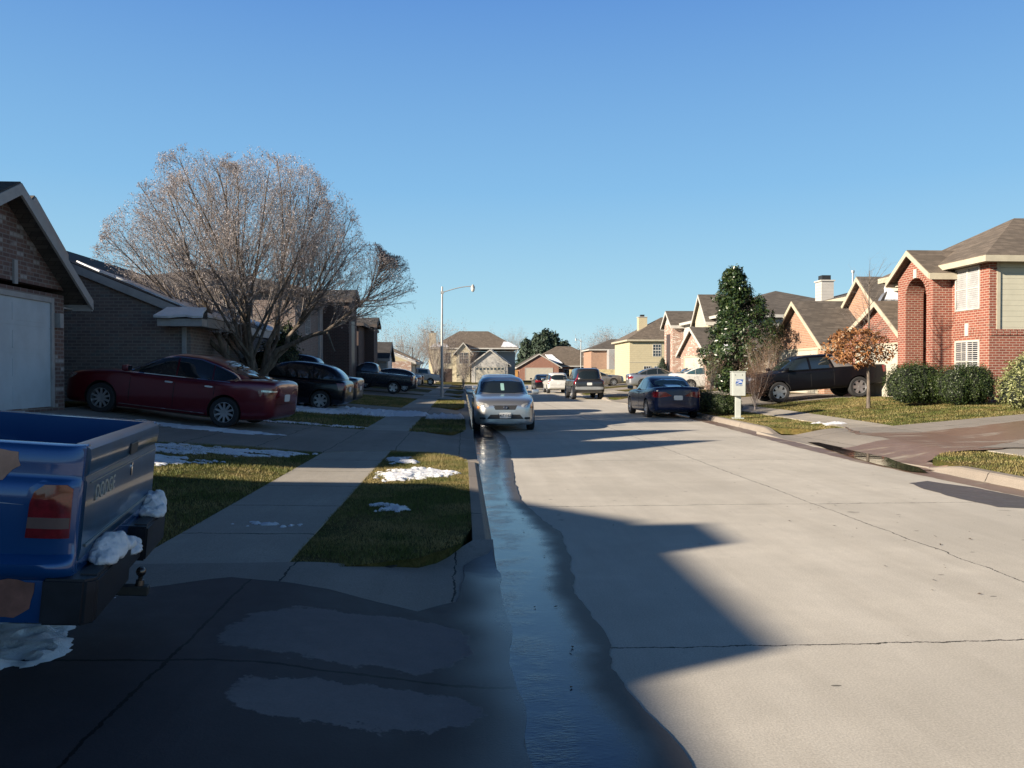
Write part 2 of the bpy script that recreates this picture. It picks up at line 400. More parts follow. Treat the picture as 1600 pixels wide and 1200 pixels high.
def wetdrive():
    m, nt, bs = new_mat('wet driveway'); p = pos(nt); sp = N(nt, 'ShaderNodeSeparateXYZ'); L(nt, p, sp.inputs[0])
    n1 = noise_(nt, 1.5, 6, .7, p); n2 = noise_(nt, 2.1, 6, .7, N_off(nt, p, 7.3)); fine = noise_(nt, 80, 3, .7, p); med = noise_(nt, 6, 5, .7, p)
    dx = math_(nt, 'ADD', sp.outputs[0], math_(nt, 'MULTIPLY', math_(nt, 'SUBTRACT', n1, .5), .55)); dy = math_(nt, 'ADD', sp.outputs[1], math_(nt, 'MULTIPLY', math_(nt, 'SUBTRACT', n2, .5), .5))
    dry = None
    for (cx, cy, a, b_) in DRYSPOTS:
        u = math_(nt, 'DIVIDE', math_(nt, 'SUBTRACT', dx, cx), a); v = math_(nt, 'DIVIDE', math_(nt, 'SUBTRACT', dy, cy), b_)
        u = math_(nt, 'POWER', math_(nt, 'ABSOLUTE', u), 3.2); v = math_(nt, 'POWER', math_(nt, 'ABSOLUTE', v), 2.4)
        e = ramp(nt, math_(nt, 'ADD', u, v), 1.12, .92); dry = e if dry is None else math_(nt, 'MAXIMUM', dry, e)
    wet = mixc(nt, n1, (.038, .031, .033), (.085, .070, .070)); dr = mixc(nt, med, (.19, .168, .165), (.28, .25, .24))
    c = mixc(nt, dry, wet, dr); c = mixc(nt, .5, c, mixc(nt, fine, (.6, .6, .6), (1.35, 1.35, 1.35)), 'MULTIPLY')
    wb = math_(nt, 'MULTIPLY', math_(nt, 'SUBTRACT', noise_(nt, 2, 6, .75, p), .5), .12)
    jl = math_(nt, 'LESS_THAN', math_(nt, 'ABSOLUTE', math_(nt, 'SUBTRACT', math_(nt, 'ADD', sp.outputs[1], wb), 4.02)), .012)
    jx = math_(nt, 'LESS_THAN', math_(nt, 'ABSOLUTE', math_(nt, 'SUBTRACT', math_(nt, 'ADD', sp.outputs[0], wb), -1.45)), .009)
    jl = math_(nt, 'MAXIMUM', jl, jx); c = mixc(nt, jl, c, (.01, .01, .01))
    L(nt, c, bs.inputs['Base Color'])
    nearg = ramp(nt, dx, -.15, .45)
    r = math_(nt, 'SUBTRACT', math_(nt, 'ADD', .42, math_(nt, 'MULTIPLY', med, .35)), math_(nt, 'MULTIPLY', nearg, .38))
    L(nt, math_(nt, 'MAXIMUM', r, math_(nt, 'MULTIPLY', dry, .85)), bs.inputs['Roughness'])
    L(nt, math_(nt, 'MULTIPLY', math_(nt, 'SUBTRACT', 1, dry), math_(nt, 'ADD', .15, math_(nt, 'MULTIPLY', nearg, .35))), bs.inputs['Specular IOR Level'])
    bump(nt, bs, math_(nt, 'SUBTRACT', fine, math_(nt, 'MULTIPLY', jl, 3)), .2, .004); return m
s1, s2 = G(550, 992, .12), G(548, 1090, .12)
DRYSPOTS = [(s1[0], s1[1], .66, .43), (s2[0], s2[1], .55, .24)]
M_WETD = wetdrive()
def streammat():
    m, nt, bs = new_mat('running gutter water'); p = pos(nt); uv = N(nt, 'ShaderNodeUVMap'); su = N(nt, 'ShaderNodeSeparateXYZ'); L(nt, uv.outputs[0], su.inputs[0])
    n = noise_(nt, 1.4, 6, .7, p); fine = noise_(nt, 80, 3, .7, p)
    edge = ramp(nt, math_(nt, 'ADD', su.outputs[0], math_(nt, 'MULTIPLY', math_(nt, 'SUBTRACT', n, .5), .45)), .50, .95)
    c = mixc(nt, edge, (.010, .020, .048), mixc(nt, fine, (.05, .046, .045), (.10, .09, .085))); L(nt, c, bs.inputs['Base Color'])  # blue tint in the water colour stands for stronger sky reflection
    L(nt, math_(nt, 'ADD', .035, math_(nt, 'MULTIPLY', edge, .5)), bs.inputs['Roughness']); L(nt, math_(nt, 'SUBTRACT', .55, math_(nt, 'MULTIPLY', edge, .3)), bs.inputs['Specular IOR Level'])
    mp = N(nt, 'ShaderNodeMapping'); mp.inputs['Scale'].default_value = (1.0, 3.6, 1); L(nt, p, mp.inputs[0])
    a = noise_(nt, 17, 3, .6, mp.outputs[0], 1.0); cen = math_(nt, 'MULTIPLY', ramp(nt, su.outputs[0], .75, .25), ramp(nt, noise_(nt, 2.5, 3, .6, p), .35, .65))
    bump(nt, bs, math_(nt, 'ADD', math_(nt, 'MULTIPLY', a, math_(nt, 'ADD', .15, cen)), math_(nt, 'MULTIPLY', fine, math_(nt, 'MULTIPLY', edge, .3))), .20, .012); return m
M_STREAM = streammat()
def mudmat():
    m, nt, bs = new_mat('muddy wet concrete'); p = pos(nt)
    mp = N(nt, 'ShaderNodeMapping'); mp.inputs['Scale'].default_value = (.45, 1.7, 1); mp.inputs['Rotation'].default_value = (0, 0, .15); L(nt, p, mp.inputs[0])
    n = noise_(nt, 1.3, 6, .7, mp.outputs[0], .6); fine = noise_(nt, 60, 3, .7, p); k = ramp(nt, n, .52, .66)
    c = mixc(nt, k, mixc(nt, noise_(nt, 3, 5, .7, p), (.13, .085, .06), (.25, .17, .125)), (.31, .27, .225)); c = mixc(nt, .5, c, mixc(nt, fine, (.65, .65, .65), (1.3, 1.3, 1.3)), 'MULTIPLY')
    L(nt, c, bs.inputs['Base Color']); L(nt, math_(nt, 'ADD', .38, math_(nt, 'MULTIPLY', k, .5)), bs.inputs['Roughness']); bs.inputs['Specular IOR Level'].default_value = .2; bump(nt, bs, fine, .15, .004); return m
M_MUD = mudmat()
M_PUD = wetmat('puddle water', (.03, .022, .018), .02, .06, ripple=.05, rs=5, spec=.55)
def turfmat():
    m, nt, b = new_mat('turf soil'); p = pos(nt)
    n = noise_(nt, .8, 6, .7, p); n2 = noise_(nt, 14, 5, .8, p)
    c = mixc(nt, ramp(nt, n, .4, .62), (.055, .062, .016), (.135, .10, .035))
    c = mixc(nt, .8, c, mixc(nt, ramp(nt, n2, .3, .7), (.45, .45, .45), (1.45, 1.45, 1.45)), 'MULTIPLY')
    L(nt, c, b.inputs['Base Color']); b.inputs['Roughness'].default_value = .95; bump(nt, b, n2, .9, .05)
    b.inputs['Specular IOR Level'].default_value = .1
    return m
M_TURF = turfmat()
M_GRASS = leafmat('grass blades', [(.06, .085, .014), (.12, .145, .028), (.22, .21, .065)], .6, .35, patch=(.9, .40, .62, (.32, .25, .10)))
def snowmat():
    m, nt, b = new_mat('old snow'); p = pos(nt)
    n = noise_(nt, 6, 5, .7, p)
    L(nt, mixc(nt, n, (.62, .64, .68), (.86, .87, .9)), b.inputs['Base Color']); b.inputs['Roughness'].default_value = .7
    b.inputs['Subsurface Weight'].default_value = .15; b.inputs['Subsurface Radius'].default_value = (.02, .02, .03)
    bump(nt, b, noise_(nt, 35, 5, .75, p), .6, .02)
    return m
M_SNOW = snowmat()
# ================================================================== the ground
def tagk(o): o['kind'] = 'structure'; return o
bm = B(); slab(bm, [(-1500, -900), (1500, -900), (1500, 2600), (-1500, 2600)], lambda x, y: -.12, step=500, skirt=0)
tagk(obj('ground', bm, M_TURF))
YEND = 103.0
bm = B(); slab(bm, [(KL+.02, -30), (7.72, -30), (7.72, 12), (7.75, 17), (8.1, 21), (8.5, 28), (8.5, YEND), (60, YEND), (60, YEND+8), (-60, YEND+8), (-60, YEND), (KL+.02, YEND)], lambda x, y: 0, step=6, skirt=0)
tagk(obj('road', bm, C_ROAD))
# driveway gaps (y0,y1) at the kerb and near the houses
DL = [(-4.0, 6.5, -4.0, 5.3), (14.0, 19.8, 14.6, 19.9), (26.2, 33.5, 27.0, 32.5), (44.0, 50.5, 44.6, 50), (52.5, 58.2, 53, 57.7), (67, 73, 67.5, 72.5), (86, 92, 86.5, 91.5)]
DR = [(12.9, 20.3, 14.6, 19.9), (31.5, 38.5, 32.0, 37.6), (41, 46.5, 41.5, 46), (49, 57, 49.5, 56.0), (60.5, 66, 61, 65.5), (70, 77, 71, 76.5)]
def dip(y, gaps):
    """1 on the verge, 0 in the middle of a driveway mouth"""
    s = 1.0
    for g in gaps:
        s = min(s, max(1-ss(g[0]-1.0, g[0]+.35, y), ss(g[1]-.35, g[1]+1.0, y)) if g[0]-1.0 < y < g[1]+1.0 else 1)
    return s
def kerb(side):
    gaps = DL if side < 0 else DR
    prof = [(-.03, .0), (-.005, .05), (.02, .115), (.05, .14), (.16, .148), (.165, .05)]
    ys = np.arange(-20, YEND-1.5, .25); vs, fs = [], []
    for i, y in enumerate(ys):
        s = dip(y, gaps); kx = KL if side < 0 else kerb_r(y)
        for o, z in prof:
            zz = .002+(z-.002)*max(s, .05) if z > .012 else z
            vs.append((kx+side*o if side > 0 else kx-o, y, zz))
        if i:
            n = len(prof); a = (i-1)*n; b_ = i*n
            if max(dip(y, gaps), dip(ys[i-1], gaps)) < .03: continue
            for k in range(n-1):
                q = (a+k, a+k+1, b_+k+1, b_+k); fs.append(q if side < 0 else q[::-1])
    return tagk(obj('kerb', (vs, fs), C_KERB))
kerb(-1); kerb(1)
XC = [-60, -9, -6.2, -2.46, -1.33, .1]; XCR = [9.6, 10.4, 10.8, 11.6, 14, 15.5, 17]
def lawn_z(x, y): return H(x, y)-.012
# left: verge strips and front lawns between the driveways
bmL = B(); SW0, SW1 = -2.46, -1.33
vg = [(6.5, 14.0), (19.8, 26.2), (33.5, 44), (50.5, 52.5), (58.2, 67), (73, 86), (92, 101)]
VPOLY = []
for i, (a, b_) in enumerate(vg):
    if i == 0: poly = [(SW1, 6.0), (-.9, 6.05), (-.35, 6.35), (-.02, 6.9), (.09, 7.6), (.09, 13.4), (-.1, 14.1), (-.5, 14.7), (SW1, 15.0)]
    else: poly = [(SW1, a-.2), (-.3, a), (.09, a+.7), (.09, b_-.6), (-.3, b_), (SW1, b_+.3)]
    VPOLY.append(poly); slab(bmL, wobble(poly, .2, .03, 3, i), lawn_z, XC, 1.0)
LPOLY = []
fl = [(-30, -4), (5.4, 14.5), (19.9, 27.0), (32.5, 44.5), (50, 53), (57.7, 67.5), (72.5, 86.5), (91.5, 101)]
for i, (a, b_) in enumerate(fl):
    poly = [(-40, a), (SW0, a), (SW0, b_), (-40, b_)]
    if i == 1: poly = [(-40, 8.2), (-9, 8.2), (-6.5, 7.0), (-4.6, 5.7), (-3.4, 5.35), (SW0, 5.9), (SW0, 14.4), (-4, 14.5), (-8.4, 13.6), (-8.4, 11.6), (-40, 11.6)]
    LPOLY.append(poly); slab(bmL, wobble(poly, .35, .03, 3, i+20) if i < 4 else poly, lawn_z, XC, 1.5)
tagk(obj('left_lawn', bmL, M_TURF))
# sidewalks
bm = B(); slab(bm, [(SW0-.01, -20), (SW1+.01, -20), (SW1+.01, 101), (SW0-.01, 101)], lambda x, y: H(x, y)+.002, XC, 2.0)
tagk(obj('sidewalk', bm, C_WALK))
def sws(y): return kerb_r(y)-7.7
def rs_poly(y0, y1, xa, xb):
    ys = [y0]+[k for k in (12, 17, 21, 28) if y0 < k < y1]+[y1]
    return [(xa+sws(y), y) for y in ys][::-1]+[(xb+sws(y), y) for y in ys]
bm = B(); slab(bm, rs_poly(-20, 100, 9.6, 10.8)[::-1], lambda x, y: H(x, y)+.002, XCR, 2.0)
tagk(obj('sidewalk', bm, C_WALK))
YC0 = [round(5.0+.12*i, 2) for i in range(24)]
# driveways
def dz(side, gaps):
    def f(x, y):
        kx = KL if side < 0 else kerb_r(y)
        d = abs(x-kx); h = H(x, y)+.006
        if d >= 1.5: return h
        m_ = max(ss(0, 1.5, d), dip(y, gaps))
        return h*m_-.003*(1-m_)
    return f
bm = B()
for i, (a, b_, c, d) in enumerate(DL):
    xe = -8.6 if i in (0, 1) else -8.4
    if i == 0: poly = [(.27, a), (SW0, a), (xe-3, a), (xe-3, 8.4), (-9, 8.3), (-6.5, 7.1), (-4.6, 5.8), (-3.4, 5.45), (SW0, 6.0), (SW1, 6.1), (-.9, 6.15), (-.35, 6.45), (-.02, 6.9), (.1, 7.1), (.27, 7.1)]
    elif i == 1: poly = [(.27, 13.2), (.05, 13.2), (-.1, 14.0), (-.5, 14.6), (SW1, 14.9), (SW0, 14.35), (-4, 14.4), (-8.4, 13.4), (-8.5, 11.4), (-8.7, 20), (SW0, 20), (SW1, 19.7), (-.3, 20.0), (.05, 20.6), (.27, 20.6)]
    else: poly = [(.27, a-.6), (.05, a-.6), (-.3, a+.05), (SW1, a+.1), (SW0, c-.05), (xe, c-.05), (xe, d+.05), (SW0, d+.05), (SW1, b_), (-.3, b_-.05), (.05, b_+.6), (.27, b_+.6)]
    zf = dz(-1, DL)
    slab(bm, poly[::-1], (lambda x, y, zf=zf: zf(x, y)+.006), XC+([round(-1.4+.1*i, 2) for i in range(17)] if i == 0 else [-.3, -.6, -.9]), .5, yc=YC0 if i == 0 else None)
for i, (a, b_, c, d) in enumerate(DR):
    s = sws((a+b_)/2); kx = kerb_r((a+b_)/2)
    xe = 22 if i == 0 else 17.4
    poly = [(kx-.02, a-.1), (kx+.4, a+.7), (9.7+s, c-.1), (10.8+s, c-.05), (xe, c-.05), (xe, d+.05), (10.8+s, d+.05), (9.6+s, d+.1), (kx+.6, b_-.5), (kx-.02, b_+.3)]
    zf = dz(1, DR); slab(bm, poly, (lambda x, y, zf=zf: zf(x, y)+.006), XCR+([round(7.7+.1*i, 2) for i in range(19)] if i == 0 else [kx+.4, kx+.8, kx+1.2]), 1.5)
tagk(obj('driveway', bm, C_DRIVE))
# right lawns and verge
bmR = B(); RPOLY = []
fr = [(-30, 12.9), (20.3, 31.5), (38.5, 41), (46.5, 49), (57, 60.5), (66, 70), (77, 100)]
for i, (a, b_) in enumerate(fr):
    if i == 0: poly = [(7.87, -30), (9.6, -30), (9.6, 14.6), (8.6, 13.9), (8.05, 13.2), (7.87, 12.4)]
    elif i == 1: poly = [(8.35, 20.8), (9.0, 20.1), (10.0, 19.95)]+[(9.6+sws(y), y) for y in (21, 24, 28, 32)]+[(9.0, 31.7), (8.67, 31)]+[(8.67, 28), (8.27, 21.1)]
    else: s = .8; poly = [(8.67, a+.4), (9.3, a), (9.6+s, a-.3), (9.6+s, b_+.3), (9.3, b_), (8.67, b_-.4)]
    RPOLY.append(poly); slab(bmR, wobble(poly, .3, .04, 3, i+40) if i < 3 else poly, lawn_z, XCR, 1.5)
for i, (a, b_) in enumerate([(-30, 14.6), (19.9, 32.0), (37.6, 41.5), (46, 49.5), (56, 61), (65.5, 71), (76.5, 100)]):
    poly = rs_poly(a, b_, 10.8, 45)[::-1]; poly = [(min(x, 45), y) for x, y in poly]
    RPOLY.append(poly); slab(bmR, wobble(poly, .4, .05, 3, i+60) if i < 2 else poly, lawn_z, XCR, 1.5)
tagk(obj('right_lawn', bmR, M_TURF))
# lawns beyond the crossing street
bm = B(); slab(bm, [(-120, YEND+8), (140, YEND+8), (140, 240), (-120, 240)], lambda x, y: .1+min(.15, max(0, (y-111)*.02)), [], 4)
tagk(obj('far_lawn', bm, M_TURF))
# ---- wet sheets
def gp(pts, z=0.0): return [G(x, y, z) for x, y in pts]
def sheet(name, pts, z, mat, label, wob=.05, cat='water', zf=None, step=.12, kind='structure'):
    bm = B(); poly = wobble(pts, step, wob, 2.2, len(pts))
    slab(bm, poly, zf or (lambda x, y: z), (XC+FC+XCR+FCR) if zf else [], 50 if zf else 2, skirt=0, yc=(YC0 if min(p[0] for p in pts) < 2 else None) if zf else None)
    o = obj(name, bm, mat); o['kind'] = kind; return o
zd0 = dz(-1, DL); FC = [round(-1.4+.1*i, 2) for i in range(17)]+[SW0]; FCR = [round(7.7+.1*i, 2) for i in range(19)]
right_edge = [(790, 683), (797, 700), (800, 725), (803, 748), (815, 785), (846, 812), (876, 832), (890, 870), (900, 930), (925, 965), (952, 1005), (958, 1050), (1000, 1100), (1085, 1195)]
re = gp(right_edge)
import bisect
rs_ = sorted([(y, x) for x, y in re]+[(26, .7), (30, .55), (40, .42), (60, .40)]); 
def edge_x(y):
    y0 = rs_[0][0]
    base = lerp_tab(rs_, y) if y > y0 else rs_[0][1]+(y-y0)*.12
    return base+.035*noise.noise(Vector((y*3, 1, 0)))+.02*noise.noise(Vector((y*9, 5, 0)))+.02*noise.noise(Vector((y*.9, 8, 0)))
ys = [-2.5]
while ys[-1] < 60: ys.append(ys[-1]+max(.05, .012*abs(ys[-1])))
NC = 14; V = []; F = []; U = []
for i, y in enumerate(ys):
    x0, x1 = (KL-.08 if y < 6.3 else KL+.028), max(KL+.12, edge_x(y))
    for k in range(NC+1): V.append((x0+(x1-x0)*k/NC, y, .007)); U.append(k/NC)
    if i:
        for k in range(NC): a = (i-1)*(NC+1)+k; F.append((a, a+1, a+NC+2, a+NC+1))
o = obj('gutter_water', (V, F), M_STREAM); o['kind'] = 'structure'
ul = o.data.uv_layers.new(name='UVMap')
for lp in o.data.loops: ul.data[lp.index].uv = (U[lp.vertex_index], 0)
wd = [(.02, 6.5), (.275, 6.9), (.275, -3), (-6, -3), (-8, 1.5), (-5, 4.2), (-3.0, 5.2), (-2.3, 5.25), (-1.6, 5.62), (-.9, 5.4), (-.3, 5.2), (-.05, 5.5), (.0, 6.1)]
sheet('wet_driveway_patch', wd, 0, M_WETD, '', .05, zf=lambda x, y: zd0(x, y)+.0125)
# right: muddy run-off on the drive, puddle in the gutter, damp tongue on the road
zr = dz(1, DR)
mp_ = [(1319, 667, .2), (1347, 676, .2), (1431, 677, .2), (1520, 671, .27), (1600, 665, .33), (1760, 650, .45), (1760, 678, .45), (1600, 692, .3), (1530, 703, .2), (1473, 707, .15), (1449, 718, .08), (1484, 738, .01), (1440, 735, .01), (1395, 729, .01), (1350, 716, .01), (1306, 701, .02), (1340, 697, .06), (1392, 691, .12), (1372, 684, .16), (1338, 677, .2)]
mud = [G(a, b_, c) for a, b_, c in mp_]
sheet('muddy_runoff', mud, 0, M_MUD, '', .12, zf=lambda x, y: (zr(x, y) if x > 7.76 else 0.0)+.014)
dryi = [G(1527, 697, .24), G(1560, 690, .27), G(1600, 684, .3), G(1700, 678, .4), G(1700, 684, .4), G(1600, 693, .3)]
bm = B(); slab(bm, wobble(dryi, .15, .1, 2, 3), lambda x, y: zr(x, y)+.020, XCR, 50, skirt=0); tagk(obj('dry_driveway_patch', bm, C_DRIVE))
gdamp = [(7.25, 9.5), (7.62, 9.5), (7.62, 17), (8.0, 21), (8.42, 28), (8.42, 33), (8.0, 33), (8.0, 28), (7.55, 21), (7.2, 17), (7.1, 14)]
sheet('gutter_damp_margin', gdamp, .0045, M_MUD, '', .06)
pud = gp([(1262, 692), (1290, 702), (1320, 712), (1370, 727), (1420, 738), (1452, 741), (1436, 732), (1400, 722), (1378, 713), (1330, 701), (1290, 693)])
sheet('gutter_puddle', pud, .0200, M_PUD, '', .02)
tong = gp([(1418, 755), (1450, 752), (1520, 762), (1640, 785), (1640, 797), (1560, 793), (1480, 775)])
sheet('damp_road_patch', tong, .004, M_DAMP, '', .05)
# ---- grass blades
def inside(poly, x, y):
    c = False; n = len(poly); j = n-1
    for i in range(n):
        if (poly[i][1] > y) != (poly[j][1] > y) and x < (poly[j][0]-poly[i][0])*(y-poly[i][1])/(poly[j][1]-poly[i][1])+poly[i][0]: c = not c
        j = i
    return c
def grass(name, polys, dens, h, wd, label, xr=None, yr=None):
    P_ = []
    for poly in polys:
        xs = [p[0] for p in poly]; ys = [p[1] for p in poly]
        x0, x1, y0, y1 = max(min(xs), xr[0]), min(max(xs), xr[1]), max(min(ys), yr[0]), min(max(ys), yr[1])
        if x1 <= x0 or y1 <= y0: continue
        n = int((x1-x0)*(y1-y0)*dens); X = rng.uniform(x0, x1, n); Y = rng.uniform(y0, y1, n)
        for x, y in zip(X, Y):
            q = noise.noise(Vector((x*1.3, y*1.3, 3)))
            if q < -.35 and random.random() < .6: continue
            if inside(poly, x, y): P_.append((x, y, H(x, y)-.015, 1+.5*q))
    P_ = np.array(P_); n = len(P_); ang = rng.uniform(0, 2*np.pi, n); hh = h*P_[:, 3]*rng.uniform(.4, 1.25, n); lean = rng.uniform(.1, .95, n)*hh; la = rng.uniform(0, 2*np.pi, n)
    ww = wd*rng.uniform(.6, 1.3, n)
    V = np.zeros((n, 3, 3)); V[:, :, :] = P_[:, None, :3]
    V[:, 0, 0] += np.cos(ang)*ww; V[:, 0, 1] += np.sin(ang)*ww; V[:, 1, 0] -= np.cos(ang)*ww; V[:, 1, 1] -= np.sin(ang)*ww
    V[:, 2, 0] += np.cos(la)*lean; V[:, 2, 1] += np.sin(la)*lean; V[:, 2, 2] += hh
    o = nmesh(name, V.reshape(-1, 3), 3, np.arange(n*3), M_GRASS); tag(o, label, 'grass', kind='stuff'); return o
grass('lawn_grass', [VPOLY[0]], 4600, .034, .0035, 'short winter grass on the strip between kerb and sidewalk', (-9, 1), (5.5, 15.2))
grass('lawn_grass', [LPOLY[1]], 1900, .038, .005, 'short winter grass left of the sidewalk behind the blue pickup', (-8.4, -2.4), (5.2, 14.6))
grass('lawn_grass', [VPOLY[1], LPOLY[2], VPOLY[2], LPOLY[3]], 330, .06, .011, 'winter grass between the farther driveways on the left', (-8, 1), (19.5, 44))
grass('lawn_grass', [RPOLY[0], RPOLY[1]], 800, .038, .008, 'green grass along the right kerb', (7.5, 11), (6, 32))
grass('lawn_grass', [RPOLY[8]], 480, .045, .010, 'yellowing lawn in front of the red brick house', (10.5, 19), (19.8, 32))
# ---- snow lying on lawns and drives
def snow(name, poly, label, th=.35, hgt=.05, res=.05, sc=(1.6, 3.2), z=None, seed=0, streak=0):
    xs = [p[0] for p in poly]; ys = [p[1] for p in poly]; x0, x1, y0, y1 = min(xs), max(xs), min(ys), max(ys)
    nx, ny = int((x1-x0)/res)+2, int((y1-y0)/res)+2
    idx = {}; V = []; F = []
    hm = np.full((nx, ny), -.12)
    for i in range(nx):
        for j in range(ny):
            x, y = x0+i*res, y0+j*res
            if not inside(poly, x, y): continue
            d = min((Vector((x, y))-pt_seg(Vector((x, y)), Vector(poly[k]), Vector(poly[(k+1) % len(poly)]))).length for k in range(len(poly)))
            n = noise.noise(Vector((x*sc[0], y*sc[1], seed)))*.6+noise.noise(Vector((x*sc[0]*4, y*sc[1]*4, seed)))*.35+noise.noise(Vector((x*14, y*14, seed)))*.25
            hm[i, j] = max(-.2, min(n+min(d*1.6, .5)-.25-th+.25, d*3-.02))
    def vid(i, j):
        if (i, j) in idx: return idx[(i, j)]
        x, y = x0+i*res, y0+j*res; h = max(0, hm[i, j]); jx = noise.noise(Vector((x*30, y*30, 1)))*res*.45
        zz = (z(x, y) if z else H(x, y)+.01)+(min(h/.22, 1)**.8)*hgt*(.8+.7*noise.noise(Vector((x*7, y*7, 5))))+(0 if h > 0 else max(-.12, hm[i, j])*.12)
        idx[(i, j)] = len(V); V.append((x+jx, y-jx, zz)); return idx[(i, j)]
    for i in range(nx-1):
        for j in range(ny-1):
            c = [hm[i, j], hm[i+1, j], hm[i+1, j+1], hm[i, j+1]]
            if sum(1 for q in c if q > 0) >= 1: F.append((vid(i, j), vid(i+1, j), vid(i+1, j+1), vid(i, j+1)))
    if not F: return None
    o = obj(name, (V, F), M_SNOW, smooth=True)
    return tag(o, label, 'snow', kind='stuff')
def pt_seg(p, a, b):
    d = b-a; l = d.length_squared
    if l == 0: return a
    t = max(0, min(1, (p-a).dot(d)/l)); return a+d*t
snow('snow_patch', [(-8.2, 11.8), (-5.4, 12.3), (-3.0, 13.0), (-2.2, 14.2), (-3.4, 14.2), (-6.0, 13.9), (-8.2, 13.5)], 'thin lace of melting snow on the lawn between the blue pickup and the red sedan', .46, .018, .03, (2.2, 6.5), seed=1)
snow('snow_patch', [(-7.4, 10.3), (-4.2, 11.0), (-3.2, 12.4), (-5.5, 12.4), (-7.4, 11.8)], 'broken streaks of snow on the sunlit grass behind the blue pickup', .50, .025, .03, (1.6, 8.0), seed=4)
snow('snow_patch', gp([(575, 742), (600, 735), (660, 729), (722, 737), (700, 745), (640, 750), (590, 754)], .16), 'bright snow patch on the sunny part of the kerb strip', .30, .022, .022, (4, 10), seed=2)
snow('snow_patch', gp([(603, 716), (650, 714), (655, 724), (606, 726)], .16), 'small snow patch on the shaded far part of the kerb strip', .15, .03, .04, (2, 4), seed=3)
snow('snow_patch', gp([(575, 785), (640, 788), (645, 798), (580, 800)], .16), 'crumbs of snow on the shaded grass strip', .25, .03, .02, (5, 7), seed=8)
snow('snow_patch', [(-8, 20.2), (-2.5, 20.3), (-2.4, 21.0), (-4.5, 20.9), (-8, 20.9)], 'thin snow under the tree beside the drive', .4, .03, .06, seed=11)
snow('snow_patch', [(-8, 24.9), (-4.2, 25.3), (-2.45, 26.1), (-1.2, 26.6), (-1.2, 28.1), (-3, 28.6), (-5, 28.8), (-8, 28.3)], 'long ridge of old snow on the drive behind the dark hatchback', .10, .10, .07, (1.0, 1.4), seed=6)
snow('snow_patch', [(-1.2, 25.2), (.0, 25.3), (.05, 26.6), (-1.0, 26.6)], 'heap of snow on the verge left of the silver sedan', -.1, .10, .05, seed=7)
snow('snow_patch', [(-5.2, 2.6), (-3.3, 3.1), (-2.3, 3.55), (-1.95, 4.1), (-2.2, 4.7), (-2.9, 4.6), (-3.6, 3.9), (-5.2, 3.3)], 'dirty snow on the drive under the bumper of the blue pickup', .05, .045, .03, (2.5, 3.5), z=lambda x, y: zd0(x, y)+.016, seed=9)
snow('snow_patch', gp([(100, 968), (140, 940), (185, 926), (232, 926), (228, 942), (170, 962), (130, 985)], .15), 'thin icy streak of snow on the wet drive below the hitch ball', .42, .018, .018, (4, 7), z=lambda x, y: zd0(x, y)+.014, seed=15)
snow('snow_patch', [(-5.6, 16.6), (-4.2, 16.5), (-3.6, 16.9), (-4.6, 17.2), (-7, 17.6), (-7, 17.2)], 'strip of snow beside the wheels of the red sedan', .1, .03, .05, z=lambda x, y: zd0(x, y)+.016, seed=10)
snow('snow_patch', [(9.7, 21.0), (10.6, 20.9), (10.9, 22.3), (9.9, 22.4)], 'thin snow on the sunny verge near the right driveway', .45, .03, .05, (2, 5), seed=12)
snow('snow_patch', gp([(345, 815), (400, 808), (500, 812), (500, 822), (350, 824)], .2), 'slush across the shaded sidewalk', .50, .012, .018, (6, 9), seed=13)

x, y = G(606, 883, .10); bm = B(); tube(bm, [(x, y, zd0(x, y)+.002), (x, y, zd0(x, y)+.013)], .075, 24)
mc = obj('meter_cover', bm, pbr('dark cast iron cover', (.02, .02, .02), .7)); tag(mc, 'small dark round cover in the concrete beyond the wet driveway', 'meter cover')
x, y = G(592, 866, .13); bm = B(); box(bm, x-.07, x+.07, y-.03, y+.03, zd0(x, y)+.010, zd0(x, y)+.02, .003)
mc = obj('concrete_chip', bm, pbr('pale broken concrete', (.40, .34, .26), .9)); tag(mc, 'pale flat chip lying at the end of the grass strip', 'chip')
# ================================================================== houses
BR_RED = brick('red brick', (.25, .068, .042), (.18, .045, .03), (.36, .27, .21))
BR_ORG = brick('orange brick', (.36, .19, .115), (.27, .13, .08), (.36, .30, .24))
BR_MIX = brick('mottled old brick', (.19, .105, .085), (.11, .065, .058), (.23, .19, .17), (.34, .30, .28))
BR_GREY = brick('grey brown brick', (.21, .155, .135), (.145, .11, .10), (.25, .21, .19), (.17, .15, .14))
BR_DARK = brick('dark red brown brick', (.085, .045, .038), (.06, .035, .03), (.10, .085, .08))
BR_PALE = brick('pale pink brick', (.34, .19, .14), (.24, .12, .09), (.42, .36, .31), (.48, .42, .37))
SD_CREAM = siding('cream siding', (.52, .47, .35)); SD_WHITE = siding('white siding', (.46, .445, .42)); SD_GREY = siding('grey siding', (.33, .33, .33)); SD_TAN = siding('tan siding', (.46, .41, .31)); SD_YEL = siding('pale yellow siding', (.48, .42, .28), .25); SD_RG = siding('pale green grey siding', (.50, .48, .38))
SH_BR = shingle('brown roof shingles', (.135, .108, .085)); SH_DK = shingle('dark roof shingles', (.05, .047, .047)); SH_GB = shingle('grey brown roof shingles', (.10, .085, .072))
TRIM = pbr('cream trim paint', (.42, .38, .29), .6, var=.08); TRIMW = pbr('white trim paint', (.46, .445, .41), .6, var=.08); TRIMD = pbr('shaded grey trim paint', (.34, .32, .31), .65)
DOORW = pbr('white garage door paint', (.46, .43, .36), .5, var=.07); DOORG = pbr('grey white garage door paint', (.45, .50, .54), .5, var=.1, vs=1); DOORD = pbr('dark door and recess shade', (.06, .04, .035), .5)
